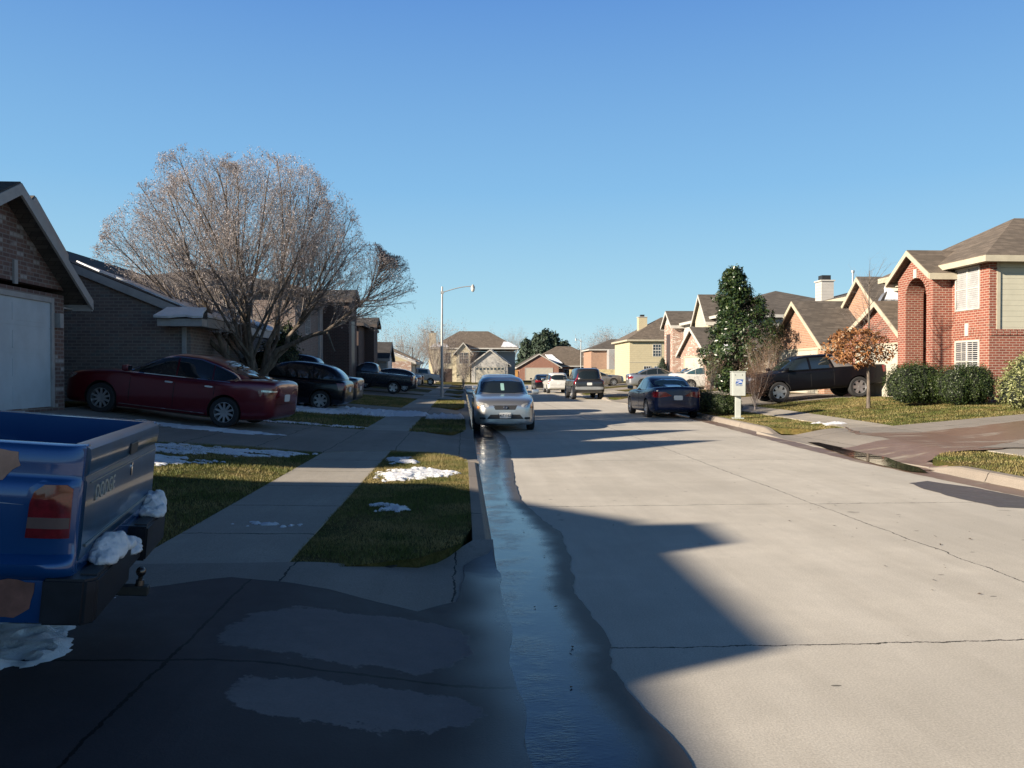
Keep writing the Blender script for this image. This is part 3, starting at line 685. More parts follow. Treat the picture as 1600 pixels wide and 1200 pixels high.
GL = glass(); BLIND = pbr('window blind', (.33, .33, .33), .7); METAL = pbr('galvanised metal', (.42, .42, .42), .4, .7); BLK = pbr('black metal', (.02, .02, .02), .5)
CONC = pbr('house concrete', (.3, .28, .25), .9)
class House:
    def __init__(s, name, label, cat, loc, group=None, rz=0, mats=None):
        s.o = thing(name, label, cat, (loc[0], loc[1]-.062*loc[0], loc[2]), rz, group); s.loc = Vector(loc) if rz == 0 else Vector((0, 0, 0)); s.rz = rz
    def add(s, name, bm, mat, parent=None, label=None, smooth=False):
        o = obj(name, fixn(bm), mat, parent or s.o, smooth=smooth, off=s.loc)
        if label: o['label'] = label
        return o
    def wall(s, x0, x1, y0, y1, z0, z1, mat, label=None):
        bm = B(); box(bm, x0, x1, y0, y1, z0, z1); return s.add('wall', bm, mat, label=label)
    def gable(s, x0, x1, y0, y1, ze, zr, axis, rmat, wmat, trim, oh=.35, th=.14, ends=(1, 1), ridge=None, og=.25):
        """gable roof; axis = ridge direction; ends = gable walls at low/high end"""
        if axis == 'x': a0, a1, b0, b1 = x0, x1, y0, y1
        else: a0, a1, b0, b1 = y0, y1, x0, x1
        bc = ridge if ridge is not None else (b0+b1)/2
        P = (lambda a, b, z: (a, b, z)) if axis == 'x' else (lambda a, b, z: (b, a, z))
        bm = B(); tb = B(); A0, A1 = a0-(og if ends[0] else 0), a1+(og if ends[1] else 0)
        for bw, sg in ((b0, -1), (b1, 1)):
            sl = (zr-ze)/abs(bc-bw); be = bw+sg*oh; zl = ze-sl*oh
            vs = [P(A0, be, zl), P(A1, be, zl), P(A1, bc, zr), P(A0, bc, zr)]
            lo = [bm.verts.new(v) for v in vs]; hi = [bm.verts.new((v[0], v[1], v[2]+th)) for v in vs]
            bm.faces.new(lo[::-1]); bm.faces.new(hi)
            for i in range(4): bm.faces.new((lo[i], lo[(i+1) % 4], hi[(i+1) % 4], hi[i]))
            # fascia along the eave
            e = .025
            c = [P(A0, be-sg*.02, 0), P(A1, be+sg*e, 0)]
            box(tb, min(c[0][0], c[1][0]), max(c[0][0], c[1][0]), min(c[0][1], c[1][1]), max(c[0][1], c[1][1]), zl-.12, zl+th*.85)
            # soffit
            c = [P(a0+.01, bw, 0), P(a1-.01, be-sg*.03, 0)]
            box(tb, min(c[0][0], c[1][0]), max(c[0][0], c[1][0]), min(c[0][1], c[1][1]), max(c[0][1], c[1][1]), zl-.10, zl-.06)
            # rake boards
            for en, A, s_ in ((ends[0], A0, -1), (ends[1], A1, 1)):
                if not en: continue
                q = [(be, zl-.10), (bc, zr-.10), (bc, zr+th*.8), (be, zl+th*.8)]
                v0 = [tb.verts.new(P(A-s_*.02, b_, z)) for b_, z in q]; v1 = [tb.verts.new(P(A+s_*.03, b_, z)) for b_, z in q]
                tb.faces.new(v0); tb.faces.new(v1[::-1])
                for i in range(4): tb.faces.new((v0[i], v1[i], v1[(i+1) % 4], v0[(i+1) % 4]))
        r = s.add('roof', bm, rmat); s.add('roof_trim', tb, trim, r)
        for en, A, s_ in ((ends[0], a0, 1), (ends[1], a1, -1)):
            if not en: continue
            g = B(); q = [(b0, ze), (b1, ze), (bc, zr)]
            v0 = [g.verts.new(P(A, b_, z-.002)) for b_, z in q]; v1 = [g.verts.new(P(A+s_*.2, b_, z-.002)) for b_, z in q]
            g.faces.new(v0); g.faces.new(v1[::-1])
            for i in range(3): g.faces.new((v0[i], v1[i], v1[(i+1) % 3], v0[(i+1) % 3]))
            s.add('gable_wall', g, wmat)
        return r
    def hip(s, x0, x1, y0, y1, ze, zr, axis, rmat, trim, oh=.4, inset=None, ends=(1, 1)):
        X0, X1, Y0, Y1 = x0-oh, x1+oh, y0-oh, y1+oh
        if axis == 'x': c = (Y0+Y1)/2; k = inset if inset is not None else (Y1-Y0)/2; r0, r1 = (X0+(k if ends[0] else 0), c), (X1-(k if ends[1] else 0), c)
        else: c = (X0+X1)/2; k = inset if inset is not None else (X1-X0)/2; r0, r1 = (c, Y0+(k if ends[0] else 0)), (c, Y1-(k if ends[1] else 0))
        bm = B(); th = .14
        q = [bm.verts.new((x, y, ze+th)) for x, y in ((X0, Y0), (X1, Y0), (X1, Y1), (X0, Y1))]; lo = [bm.verts.new((x, y, ze)) for x, y in ((X0, Y0), (X1, Y0), (X1, Y1), (X0, Y1))]
        a = bm.verts.new((*r0, zr)); b_ = bm.verts.new((*r1, zr))
        if axis == 'x': fs = [(q[0], q[1], b_, a), (q[1], q[2], b_), (q[2], q[3], a, b_), (q[3], q[0], a)]
        else: fs = [(q[0], q[1], a), (q[1], q[2], b_, a), (q[2], q[3], b_), (q[3], q[0], a, b_)]
        for f in fs: bm.faces.new(f)
        bm.faces.new(lo[::-1])
        for i in range(4): bm.faces.new((lo[i], lo[(i+1) % 4], q[(i+1) % 4], q[i]))
        r = s.add('roof', bm, rmat)
        tb = B(); e = .025
        box(tb, X0-e, X1+e, Y0-e, Y0+.0, ze-.09, ze+th*.8); box(tb, X0-e, X1+e, Y1-.0, Y1+e, ze-.09, ze+th*.8)
        box(tb, X0-e, X0, Y0, Y1, ze-.088, ze+th*.78); box(tb, X1, X1+e, Y0, Y1, ze-.088, ze+th*.78)
        box(tb, X0+.003, X1-.003, Y0+.003, Y1-.003, ze-.06, ze-.003)
        s.add('roof_trim', tb, trim, r); return r
    def face(s, f):
        """map (u along wall, w outwards, z) to space. f = ('x-',x) etc"""
        d, c = f
        return {'x-': lambda u, w, z: (c-w, u, z), 'x+': lambda u, w, z: (c+w, u, z), 'y-': lambda u, w, z: (u, c-w, z), 'y+': lambda u, w, z: (u, c+w, z)}[d]
    def fb(s, bm, f, u0, u1, w0, w1, z0, z1):
        F = s.face(f); a, b_ = F(u0, w0, z0), F(u1, w1, z1)
        box(bm, min(a[0], b_[0]), max(a[0], b_[0]), min(a[1], b_[1]), max(a[1], b_[1]), z0, z1)
    def window(s, f, u, z, w_, h, nx=2, nz=2, blind=True, trim=None, mull=.022, arch=None, sashes=2):
        u0, u1, z0, z1 = u-w_/2, u+w_/2, z-h/2, z+h/2
        bm = B(); t = .06
        s.fb(bm, f, u0-t, u1+t, -.01, .035, z0-t, z0); s.fb(bm, f, u0-t, u1+t, -.01, .035, z1, z1+t)
        s.fb(bm, f, u0-t, u0, -.01, .033, z0, z1); s.fb(bm, f, u1, u1+t, -.01, .033, z0, z1)
        s.fb(bm, f, u-.035, u+.035, -.005, .03, z0, z1) if sashes == 2 else None
        fr = s.add('window', bm, trim or TRIMW)
        g = B(); s.fb(g, f, u0, u1, -.02, .004, z0, z1); s.add('pane', g, GL, fr)
        if blind:
            bl = B(); n = int(h/.07)
            for i in range(n):
                zz = z0+.01+i*h/n; s.fb(bl, f, u0+.02, u1-.02, .0045, .007, zz, zz+h/n*(.38 if blind is True else .92))
            s.add('blind', bl, BLIND, fr)
        mb = B()
        for k in range(1, nx*2 if sashes == 2 else nx):
            uu = u0+(u1-u0)*k/(nx*2 if sashes == 2 else nx)
            if sashes == 2 and abs(uu-u) < .01: continue
            s.fb(mb, f, uu-mull/2, uu+mull/2, .008, .02, z0, z1)
        for k in range(1, nz*2):
            zz = z0+(z1-z0)*k/(nz*2); q = mull if k != nz else mull*2
            s.fb(mb, f, u0, u1, .009, .022, zz-q/2, zz+q/2)
        s.add('glazing_bar', mb, trim or TRIMW, fr)
        return fr
    def garage(s, f, u0, u1, z0, z1, mat, lights=False, trim=None):
        bm = B(); t = .10
        s.fb(bm, f, u0-t, u0, -.05, .05, z0, z1+t); s.fb(bm, f, u1, u1+t, -.05, .05, z0, z1+t); s.fb(bm, f, u0, u1, -.05, .048, z1, z1+t)
        fr = s.add('garage_frame', bm, trim or TRIM)
        d = B(); n = 4
        for i in range(n):
            a, b_ = z0+(z1-z0)*i/n, z0+(z1-z0)*(i+1)/n
            s.fb(d, f, u0, u1, -.03, .010, a+.012, b_-.012); s.fb(d, f, u0, u1, -.03, .002, b_-.012, b_+.012)
            m = max(2, int((u1-u0)/1.2))
            for k in range(m):
                c0 = u0+(u1-u0)*(k+.1)/m; c1 = u0+(u1-u0)*(k+.9)/m
                s.fb(d, f, c0, c1, .009, .017, a+.10, b_-.10)
        dr = s.add('garage_door', d, mat)
        if lights:
            m = 8
            for k in range(m): l_ = B(); s.fb(l_, f, u0+(u1-u0)*(k+.18)/m, u0+(u1-u0)*(k+.82)/m, .012, .022, z1-.42, z1-.14); s.add('door_light', l_, GL, dr)
    def archbrick(s, f, u, z, r, mat, rise=.35):
        """segmental brick arch with a keystone above a window"""
        bm = B(); n = 11; F = s.face(f)
        for i in range(n):
            t0 = -1+2*i/n+.02; t1 = -1+2*(i+1)/n-.02
            q = [(u+r*t0, z+rise*(1-t0*t0)*.8), (u+r*t1, z+rise*(1-t1*t1)*.8), (u+(r+.08)*t1, z+.24+rise*(1-t1*t1)), (u+(r+.08)*t0, z+.24+rise*(1-t0*t0))]
            v0 = [bm.verts.new(F(a, .0, b_)) for a, b_ in q]; v1 = [bm.verts.new(F(a, .02, b_)) for a, b_ in q]
            bm.faces.new(v0); bm.faces.new(v1[::-1])
            for k in range(4): bm.faces.new((v0[k], v1[k], v1[(k+1) % 4], v0[(k+1) % 4]))
        s.add('brick_arch', bm, mat)
        kb = B(); s.fb(kb, f, u-.09, u+.09, .0, .045, z+rise*.75, z+rise*.8+.42); s.add('keystone', kb, TRIMW)
    def box(s, name, mat, *a, parent=None, label=None):
        bm = B(); box(bm, *a); return s.add(name, bm, mat, parent, label)
    def vent(s, x, y, z0, z1, r=.06):
        bm = B(); tube(bm, [(x, y, z0), (x, y, z1)], r, 10); tube(bm, [(x, y, z1), (x, y, z1+.12)], r*1.9, 10); s.add('vent_pipe', bm, METAL)
    def chimney(s, x0, x1, y0, y1, z0, z1, mat):
        c = s.box('chimney', mat, x0, x1, y0, y1, z0, z1)
        s.box('chimney_crown', TRIMW, x0-.06, x1+.06, y0-.06, y1+.06, z1, z1+.08, parent=c)
        xc, yc = (x0+x1)/2, (y0+y1)/2
        s.box('chimney_cap', BLK, xc-.25, xc+.25, yc-.25, yc+.25, z1+.081, z1+.36, parent=c)
    def roofsnow(s, pts, label=None, th=.05):
        """pts (x,y,z) polygon lying on a roof slope"""
        p = [Vector(q) for q in pts]; n = (p[1]-p[0]).cross(p[2]-p[0]).normalized(); n = n if n.z > 0 else -n
        ax = (p[1]-p[0]).normalized(); ay = n.cross(ax)
        poly = [((q-p[0]).dot(ax), (q-p[0]).dot(ay)) for q in p]
        poly = wobble(poly, .18, .09, 2.1, len(p)+p[0].x)
        bm = B(); lo = [bm.verts.new(p[0]+ax*a+ay*b_+n*.14) for a, b_ in poly]; hi = [bm.verts.new(v.co+n*th) for v in lo]
        f = bm.faces.new(hi); bmesh.ops.triangulate(bm, faces=[f])
        for i in range(len(lo)): bm.faces.new((lo[i], lo[(i+1) % len(lo)], hi[(i+1) % len(lo)], hi[i]))
        s.add('snow', bm, M_SNOW)
GRP_L = 'brick houses in shade on the left side of the street'; GRP_R = 'sunlit houses on the right side of the street'
# ---- our house (mostly behind the camera; throws the near shadow)
h = House('house', 'near house on the left with a garage in front of the blue pickup', 'house', (-8.6, 3, .88))
h.box('chimney', BR_MIX, -12.5, -11.6, -2.3, -1.0, 3, 5.28); h.wall(-14.4, -8.8, -1.0, 5.9, .6, 3.15, BR_MIX); h.hip(-14.4, -8.8, -1.0, 5.9, 3.15, 5.28, 'y', SH_GB, TRIMD, inset=4.6, ends=(0, 1)); h.box('chimney', BR_MIX, -12.1, -11.3, .35, 1.35, 3, 5.43)  # both out-of-view chimney boxes are added to shape the near shadow's outline
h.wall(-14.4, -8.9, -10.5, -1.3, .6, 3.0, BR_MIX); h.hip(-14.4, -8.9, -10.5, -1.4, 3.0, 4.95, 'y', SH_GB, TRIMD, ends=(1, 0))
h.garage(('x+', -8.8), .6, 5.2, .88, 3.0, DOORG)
# ---- L1
h = House('brick_house', 'left house nearest the camera, mottled brick gable over a white garage door', 'house', (-8.5, 14.3, .88), GRP_L)
zb = .6
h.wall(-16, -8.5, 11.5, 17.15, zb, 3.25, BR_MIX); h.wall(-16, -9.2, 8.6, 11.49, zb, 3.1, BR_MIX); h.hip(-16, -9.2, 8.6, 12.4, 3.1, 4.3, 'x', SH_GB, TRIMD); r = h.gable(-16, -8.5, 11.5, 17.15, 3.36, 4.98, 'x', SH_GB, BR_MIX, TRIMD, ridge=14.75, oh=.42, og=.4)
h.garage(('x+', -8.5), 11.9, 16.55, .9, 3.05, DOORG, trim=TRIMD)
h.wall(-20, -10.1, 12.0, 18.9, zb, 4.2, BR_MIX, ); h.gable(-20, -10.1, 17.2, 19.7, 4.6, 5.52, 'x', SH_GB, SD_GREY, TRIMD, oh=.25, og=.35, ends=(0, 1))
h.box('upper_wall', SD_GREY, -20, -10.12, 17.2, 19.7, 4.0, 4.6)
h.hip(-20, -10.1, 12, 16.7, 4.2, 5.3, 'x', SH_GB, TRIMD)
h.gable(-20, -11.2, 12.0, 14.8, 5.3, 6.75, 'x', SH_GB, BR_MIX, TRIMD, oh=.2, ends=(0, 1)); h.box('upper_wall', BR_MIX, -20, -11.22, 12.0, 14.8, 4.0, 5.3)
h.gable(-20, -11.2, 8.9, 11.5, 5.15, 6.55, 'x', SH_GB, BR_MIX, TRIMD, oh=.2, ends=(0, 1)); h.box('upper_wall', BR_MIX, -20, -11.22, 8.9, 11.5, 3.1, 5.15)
h.wall(-22, -13.5, 12.5, 19.0, zb, 5.6, BR_MIX); h.hip(-22, -13.5, 12.5, 19.0, 5.6, 7.5, 'x', SH_GB, TRIMD)  # unseen rear block, added tall to shade the next house's side wall
h.box('wall_lamp', TRIMD, -8.5, -8.38, 16.75, 16.9, 2.55, 2.85); h.box('house_number_plate', TRIMD, -8.5, -8.46, 15.2, 15.32, 3.3, 3.75)
# ---- L2
h = House('brick_house', 'left house with a long plain brick side wall and snow on its dark front roof', 'house', (-7.05, 21, .85), GRP_L)
h.wall(-18, -7.1, 21, 24.2, zb, 3.1, BR_GREY)
h.gable(-18, -7.1, 21, 31.5, 3.1, 5.35, 'y', SH_DK, BR_GREY, TRIMD, oh=.45, og=.12)
h.wall(-18, -8.55, 24.21, 31.5, zb, 3.2, BR_GREY)
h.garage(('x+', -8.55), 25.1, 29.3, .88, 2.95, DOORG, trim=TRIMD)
k_ = 2.25/5.45; rz_ = lambda x: 3.1+(-7.1-x)*k_
h.roofsnow([(x, y, rz_(x)) for x, y in ((-6.66, 20.92), (-6.66, 24.6), (-7.4, 24.2), (-8.2, 23.2), (-8.9, 22.9), (-9.8, 21.9), (-10.3, 21.5), (-9.6, 21.3), (-8.9, 21.5), (-8.3, 21.2), (-7.6, 21.1))])
h.roofsnow([(x, y, rz_(x)) for x, y in ((-6.66, 27), (-6.66, 31), (-7.6, 30.6), (-8.0, 28.5))])
h.vent(-12.0, 23.2, 5.0, 5.75)
h.box('eave_return', TRIMD, -7.75, -6.63, 20.45, 20.86, 2.80, 2.99)
bm = B(); prism(bm, [(20.42, 3.0), (20.86, 3.0), (20.86, 3.24)], -7.8, -6.62, 'x'); h.add('eave_return_roof', bm, SH_DK)
h.roofsnow([(-7.8, 20.40, 2.88), (-6.62, 20.40, 2.88), (-6.62, 20.86, 3.13), (-7.6, 20.86, 3.13)], th=.06)
h.box('downpipe', TRIMD, -7.3, -7.2, 20.93, 21.0, .8, 2.85)
# ---- house behind (brown roof)
h = House('house', 'house set far back on the left showing only a flat topped brown roof', 'house', (-20, 33, .9), GRP_L)
h.wall(-27, -17, 28.5, 36.5, zb, 5.6, BR_DARK); h.hip(-27, -17, 28.5, 36.5, 5.6, 7.2, 'x', SH_BR, TRIMD, inset=2.6)
# ---- L3
h = House('brick_house', 'two storey dark brick house behind the bare tree, with a tall entry tower', 'house', (-7.8, 46, .85), GRP_L)
h.wall(-19, -7.9, 38, 53, zb, 5.5, BR_GREY); h.hip(-19, -7.9, 38, 53, 5.5, 7.2, 'y', SH_DK, pbr('trim darkened for shade', (.07, .055, .05), .7))
TRIMSH = pbr('trim darkened for shade', (.07, .055, .05), .7)  # darker trim colour stands in for shade on the tower and next house
h.wall(-8.3, -6.35, 45.0, 48.2, zb, 5.75, BR_DARK); h.gable(-8.3, -6.35, 45.0, 48.2, 5.75, 6.3, 'x', SH_DK, BR_DARK, TRIMSH, oh=.2)
h.window(('y-', 38), -10.6, 4.4, 1.2, 1.4, trim=TRIMD); h.window(('y-', 38), -13.5, 4.4, 1.2, 1.4, trim=TRIMD); h.window(('x+', -7.9), 41, 4.3, 1.2, 1.4, trim=TRIMD)
h.box('porch_shade_panel', DOORD, -6.36, -6.345, 45.9, 47.3, .9, 4.6)  # flat dark panel; the porch shade is put into its colour
h.box('corner_trim', TRIMD, -7.98, -7.8, 44.0, 44.98, .9, 5.3); h.box('trim_band', TRIMW, -12.5, -10.2, 37.9, 38.0, 5.2, 5.36)
# ---- L4
h = House('brick_house', 'two storey dark brick house past the entry tower, behind the dark pickup', 'house', (-7, 60, .85), GRP_L)
h.wall(-18, -7.3, 56.5, 66, zb, 5.0, BR_DARK); h.hip(-18, -7.3, 56.5, 66, 5.0, 6.6, 'y', SH_DK, TRIMSH)
h.wall(-7.9, -6.6, 60, 62.5, zb, 5.2, BR_DARK); h.gable(-7.9, -6.6, 60, 62.5, 5.2, 5.7, 'x', SH_DK, BR_DARK, TRIMSH, oh=.2)
h.window(('y-', 56.5), -8.7, 3.7, .9, 1.6); h.box('bay', SD_GREY, -9.8, -7.6, 55.3, 56.49, 1.0, 3.1)
h.roofsnow([(-9.8, 55.2, 3.0), (-7.6, 55.2, 3.0), (-7.8, 56.4, 3.5), (-9.6, 56.4, 3.5)], th=.15)
# ---- L6 grey garage
h = House('garage_house', 'low grey sided garage standing in front of the tan gable wall', 'house', (-6.5, 69, .8), GRP_L)
h.wall(-14, -6.4, 68, 73, zb, 2.9, SD_GREY); h.gable(-14, -6.4, 68, 73, 2.9, 4.2, 'x', SH_DK, SD_GREY, TRIMD); h.garage(('x+', -6.4), 68.6, 72.4, .85, 2.8, DOORG)
# ---- L5 tan
h = House('tan_house', 'tan house with a sunlit side wall under one long sloping rake', 'house', (-4.8, 78, .5), GRP_L)
h.wall(-18, -4.9, 77, 85.5, .2, 2.75, BR_PALE); h.gable(-18, -4.9, 77, 85.5, 2.75, 4.98, 'y', SH_DK, SD_YEL, TRIMW, oh=.45, ridge=-10.6, ends=(1, 1))
h.roofsnow([(-4.6, 77, 2.62), (-8.4, 77, 4.13), (-8.2, 77.8, 4.05), (-4.6, 79, 2.62)])
h.garage(('x+', -4.9), 78, 83, .5, 2.6, DOORW)
# ---- L7
h = House('brown_roofed_house', 'low house with a wide brown roof beyond the tan house', 'house', (-8, 96, .5), GRP_L)
h.wall(-20, -5.2, 90, 99, .2, 2.8, SD_TAN); h.hip(-20, -5.2, 90, 99, 2.8, 5.3, 'x', SH_BR, TRIMD)
# ---- far tan two storey (faces the camera)
h = House('cream_house', 'two storey cream house at the end of the street with a white garage wing', 'house', (1, 126, .2))
h.wall(-4.6, 1.0, 124, 134, 0, 5.4, SD_CREAM); h.wall(1.01, 8.3, 126, 136, 0, 5.0, SD_GREY)
h.hip(-4.6, 8.3, 124.2, 136, 5.4, 8.4, 'x', SH_BR, TRIMW, inset=4.5)
h.gable(-.9, 1.2, 122.9, 126, 5.0, 6.2, 'y', SH_DK, SD_CREAM, TRIMW, oh=.5, ends=(1, 0)); h.box('upper_wall', SD_CREAM, -.9, 1.2, 122.9, 124.1, 0, 5.0)
h.wall(1.4, 6.7, 118, 125.9, 0, 3.0, SD_WHITE); h.gable(1.4, 6.7, 118, 126, 3.0, 5.0, 'y', SH_DK, SD_WHITE, TRIMW, oh=.5)
h.garage(('y-', 118), 1.9, 6.2, .2, 2.5, DOORW, lights=True, trim=TRIMW)
h.window(('y-', 124), -2.6, 3.9, 1.5, 1.6, blind=False); h.window(('y-', 122.9), .2, 3.9, 1.3, 1.6, blind=False); h.box('dark_porch_panel', DOORD, -3.6, -1.6, 123.97, 124, .25, 2.3)  # porch is a flat panel, coloured dark to stand for shade inside
h.chimney(-5.3, -4.2, 127, 128.2, 0, 7.9, SD_CREAM)
h.roofsnow([(6.9, 118, 2.9), (4.2, 118, 4.9), (4.2, 122, 4.9), (6.9, 126, 2.9)], th=.1); h.roofsnow([(-5, 123.9, 5.45), (-2, 123.9, 5.45), (-2.5, 124.9, 5.95), (-4.4, 124.9, 5.95)], th=.12)
h.roofsnow([(6.0, 124.0, 5.5), (8.5, 124.0, 5.5), (7.2, 126, 6.3), (6.5, 126, 6.5)], th=.1)
# ---- far red brick garage house
h = House('red_brick_house', 'low red brick house at the far end of the street with a white garage', 'house', (14, 150, .2))
h.wall(10.6, 17.9, 149, 158, 0, 2.95, BR_RED); h.gable(10.6, 17.9, 149, 158, 2.95, 5.1, 'y', SH_GB, BR_RED, TRIMW, oh=.6)
h.garage(('y-', 149), 11.7, 16.7, .25, 2.5, DOORW, trim=TRIMW)
h.wall(12, 28, 152, 164, 0, 2.9, BR_RED); h.hip(12, 28, 152, 164, 2.9, 6.9, 'x', SH_BR, TRIMW, inset=7)
h.window(('y-', 152), 20.5, 1.6, 2.4, 1.3, blind=False)
h.roofsnow([(17.0, 152, 3.3), (19, 152, 3.3), (17.3, 155, 5.0), (16, 155, 5.0)], th=.1); h.roofsnow([(23.5, 152, 3.2), (27.6, 152, 3.2), (24.5, 155.4, 5.0), (23.3, 155, 4.8)], th=.1)
# ---- R1 red brick house
h = House('red_brick_house', 'two storey red brick house with a tall arched entry, rightmost of all', 'house', (17.5, 30, .62), GRP_R)
GZ = .3
h.wall(17.3, 25, 31.2, 36.4, GZ, 2.95, BR_RED)
h.gable(17.3, 26, 31.2, 36.4, 2.95, 4.45, 'x', SH_BR, BR_RED, TRIM, ridge=33.2, oh=.35, og=.3)
h.garage(('x-', 17.3), 31.75, 35.2, .63, 2.72, DOORW)
h.wall(17.5, 19.3, 26.7, 29.15, GZ, 3.05, BR_RED); h.wall(17.5, 19.3, 31.1, 31.19, GZ, 3.05, BR_RED); h.wall(19.301, 28, 26.7, 31.19, GZ, 3.05, BR_RED)
# upper storey: brick front, sided south wall
h.box('upper_wall', BR_RED, 17.5, 17.75, 26.7, 29.15, 3.05, 5.35); h.box('upper_wall', BR_RED, 17.5, 19.3, 31.1, 31.19, 3.05, 5.35)
sd = h.box('side_wall', SD_RG, 17.751, 28, 26.73, 29.14, 3.05, 5.35); h.box('rear_upper_wall', BR_RED, 19.301, 28, 29.141, 31.15, 3.05, 5.35)
h.box('corner_trim', TRIM, 17.752, 17.87, 26.68, 26.82, 3.06, 5.33); h.box('corner_trim', TRIM, 17.48, 17.62, 26.69, 26.8, 3.2, 3.21)
bm = B()
for k in range(44): box(bm, 17.55+k*.235, 17.75+k*.235, 26.67, 26.71, 2.86, 3.06)
h.add('soldier_course', bm, BR_RED)
# entry tower with arch
tx0, tx1, ty0, ty1 = 16.8, 17.49, 28.75, 31.05; a0, a1, zt, zs = 29.15, 30.5, 5.25, 4.45
h.box('tower_wall', BR_RED, tx0, tx1, ty0, a0, GZ, 5.25); h.box('tower_wall', BR_RED, tx0, tx1, a1, ty1, GZ, 5.25)
pts = [(a0, 5.25), (a1, 5.25)]; ac = (a0+a1)/2; rr = (a1-a0)/2
arc = [(ac+rr*math.cos(t), zs+rr*math.sin(t)) for t in np.linspace(0, math.pi, 15)]
bm = B(); prism(bm, [(a1, 5.249)]+arc+[(a0, 5.249)], tx0, tx1-.001, 'x'); h.add('arch_wall', bm, BR_RED)
bm = B(); n = 17
for i in range(n):
    t0, t1 = math.pi*i/n+.02, math.pi*(i+1)/n-.02
    prism(bm, [(ac+rr*math.cos(t0), zs+rr*math.sin(t0)), (ac+(rr+.22)*math.cos(t0), zs+(rr+.22)*math.sin(t0)), (ac+(rr+.22)*math.cos(t1), zs+(rr+.22)*math.sin(t1)), (ac+rr*math.cos(t1), zs+rr*math.sin(t1))], tx0-.02, tx0+.02, 'x')
h.add('brick_arch', bm, BR_RED)
h.box('keystone', TRIMW, tx0-.06, tx0-.021, ac-.09, ac+.09, zs+rr+.0, zs+rr+.32)
h.box('porch_floor', CONC, 17.5, 19.29, a0+.003, 31.09, GZ, .68); h.box('front_door', DOORD, 19.2, 19.299, a0+.2, a1-.2, .69, 2.75)
h.gable(tx0, 20.6, ty0, ty1, 5.25, 6.05, 'x', SH_BR, BR_RED, TRIM, oh=.3, og=.32, ends=(1, 0), th=.12)
h.hip(17.5, 30, 26.7, 32.6, 5.35, 7.35, 'x', SH_BR, TRIM, oh=.42)
h.window(('x-', 17.5), 27.85, 4.52, 1.22, 1.36, nx=1, nz=1, blind='full'); h.window(('x-', 17.5), 27.85, 2.0, 1.22, 1.34, nx=2, nz=2, blind=True)
h.archbrick(('x-', 17.5), 27.85, 2.7, .75, BR_RED, .25)
h.roofsnow([(18.6, 28.4, 5.95), (19.3, 28.1, 5.95), (19.9, 28.6, 6.3), (19.5, 28.7, 6.3)], th=.04)
# ---- R2/R3 orange brick
h = House('orange_brick_house', 'orange brick house with a steep garage gable between the evergreen tree and the red house', 'house', (17, 40, .62), GRP_R)
h.wall(16.9, 24, 37.5, 43.4, GZ, 3.0, BR_ORG); h.gable(16.9, 25, 37.5, 43.4, 3.0, 5.1, 'x', SH_GB, BR_ORG, TRIM, oh=.35, og=.35)
h.garage(('x-', 16.9), 38.2, 42.6, .62, 2.72, DOORW)
h.box('wall_lamp', BLK, 16.75, 16.89, 37.65, 37.8, 2.2, 2.5)
h.wall(20.5, 32, 36.5, 48.5, GZ, 5.5, SD_WHITE); h.hip(20.5, 32, 36.5, 48.5, 5.5, 7.3, 'y', SH_GB, TRIM, inset=4)
h.gable(19.2, 24, 37.1, 39.8, 4.95, 6.1, 'x', SH_GB, BR_ORG, TRIM, oh=.3, og=.3, ends=(1, 0)); h.box('upper_wall', BR_ORG, 19.2, 20.49, 37.1, 39.8, 3.4, 4.95)
h.chimney(20.1, 20.8, 44.8, 45.6, 3, 6.75, SD_WHITE); h.vent(22.5, 46, 6.0, 7.4, .05)
h.roofsnow([(17.4, 37.2, 2.9), (18.6, 37.2, 2.9), (21.0, 39.6, 4.6), (20.2, 39.6, 4.6)], th=.08)
h.roofsnow([(19.3, 36.9, 4.82), (20.9, 36.9, 4.82), (20.9, 38.2, 5.87), (20.2, 38.2, 5.87)], th=.08)
h.roofsnow([(22.5, 36.2, 5.55), (26, 36.2, 5.55), (26, 38.0, 6.35), (24, 38.0, 6.35)], th=.1)
bm = B(); lathe(bm, [(.02, -.10), (.25, -.06), (.42, .06), (.43, .07), (.25, -.04), (.02, -.08)], 20, 'x'); xf(bm, Matrix.Translation((18.75, 35.9, 4.9)) @ Matrix.Rotation(R_(-35), 4, 'Z') @ Matrix.Rotation(R_(25), 4, 'Y')); tube(bm, [(18.8, 35.9, 4.9), (18.85, 36.6, 3.4)], .03, 6)
h.add('satellite_dish', bm, METAL, smooth=True)
# ---- fence beside it
def board_fence(name, label, p0, p1, z0, hgt, col, bw=.14):
    o = thing(name, label, 'fence', (p0[0], p0[1], z0)); a = Vector((*p0, 0)); d = Vector((*p1, 0))-a; ln = d.length; ang = math.atan2(d.y, d.x); o.rotation_euler = (0, 0, ang)
    bm = B(); n = int(ln/bw)
    for i in range(n): box(bm, i*bw+.006, (i+1)*bw-.004, -.01+random.uniform(-.003, .003), .012, 0, hgt+random.uniform(-.02, .02))
    obj('board_panel', bm, pbr(label[:20], col, .85, var=.25, vs=2.5), o)
    bm = B(); box(bm, 0, ln, .013, .05, .3, .38); box(bm, 0, ln, .013, .05, hgt-.35, hgt-.27); obj('rail', bm, pbr(label[:20], col), o)
    for i in range(int(ln/2.4)+1):
        bm = B(); box(bm, i*2.4, i*2.4+.09, .051, .14, 0, hgt-.05); obj('post', bm, pbr(label[:20], col), o)
    return o
board_fence('wooden_fence', 'weathered grey wooden fence beside the orange brick garage', (17.2, 43.5), (17.2, 49.5), .5, 1.85, (.30, .26, .21))
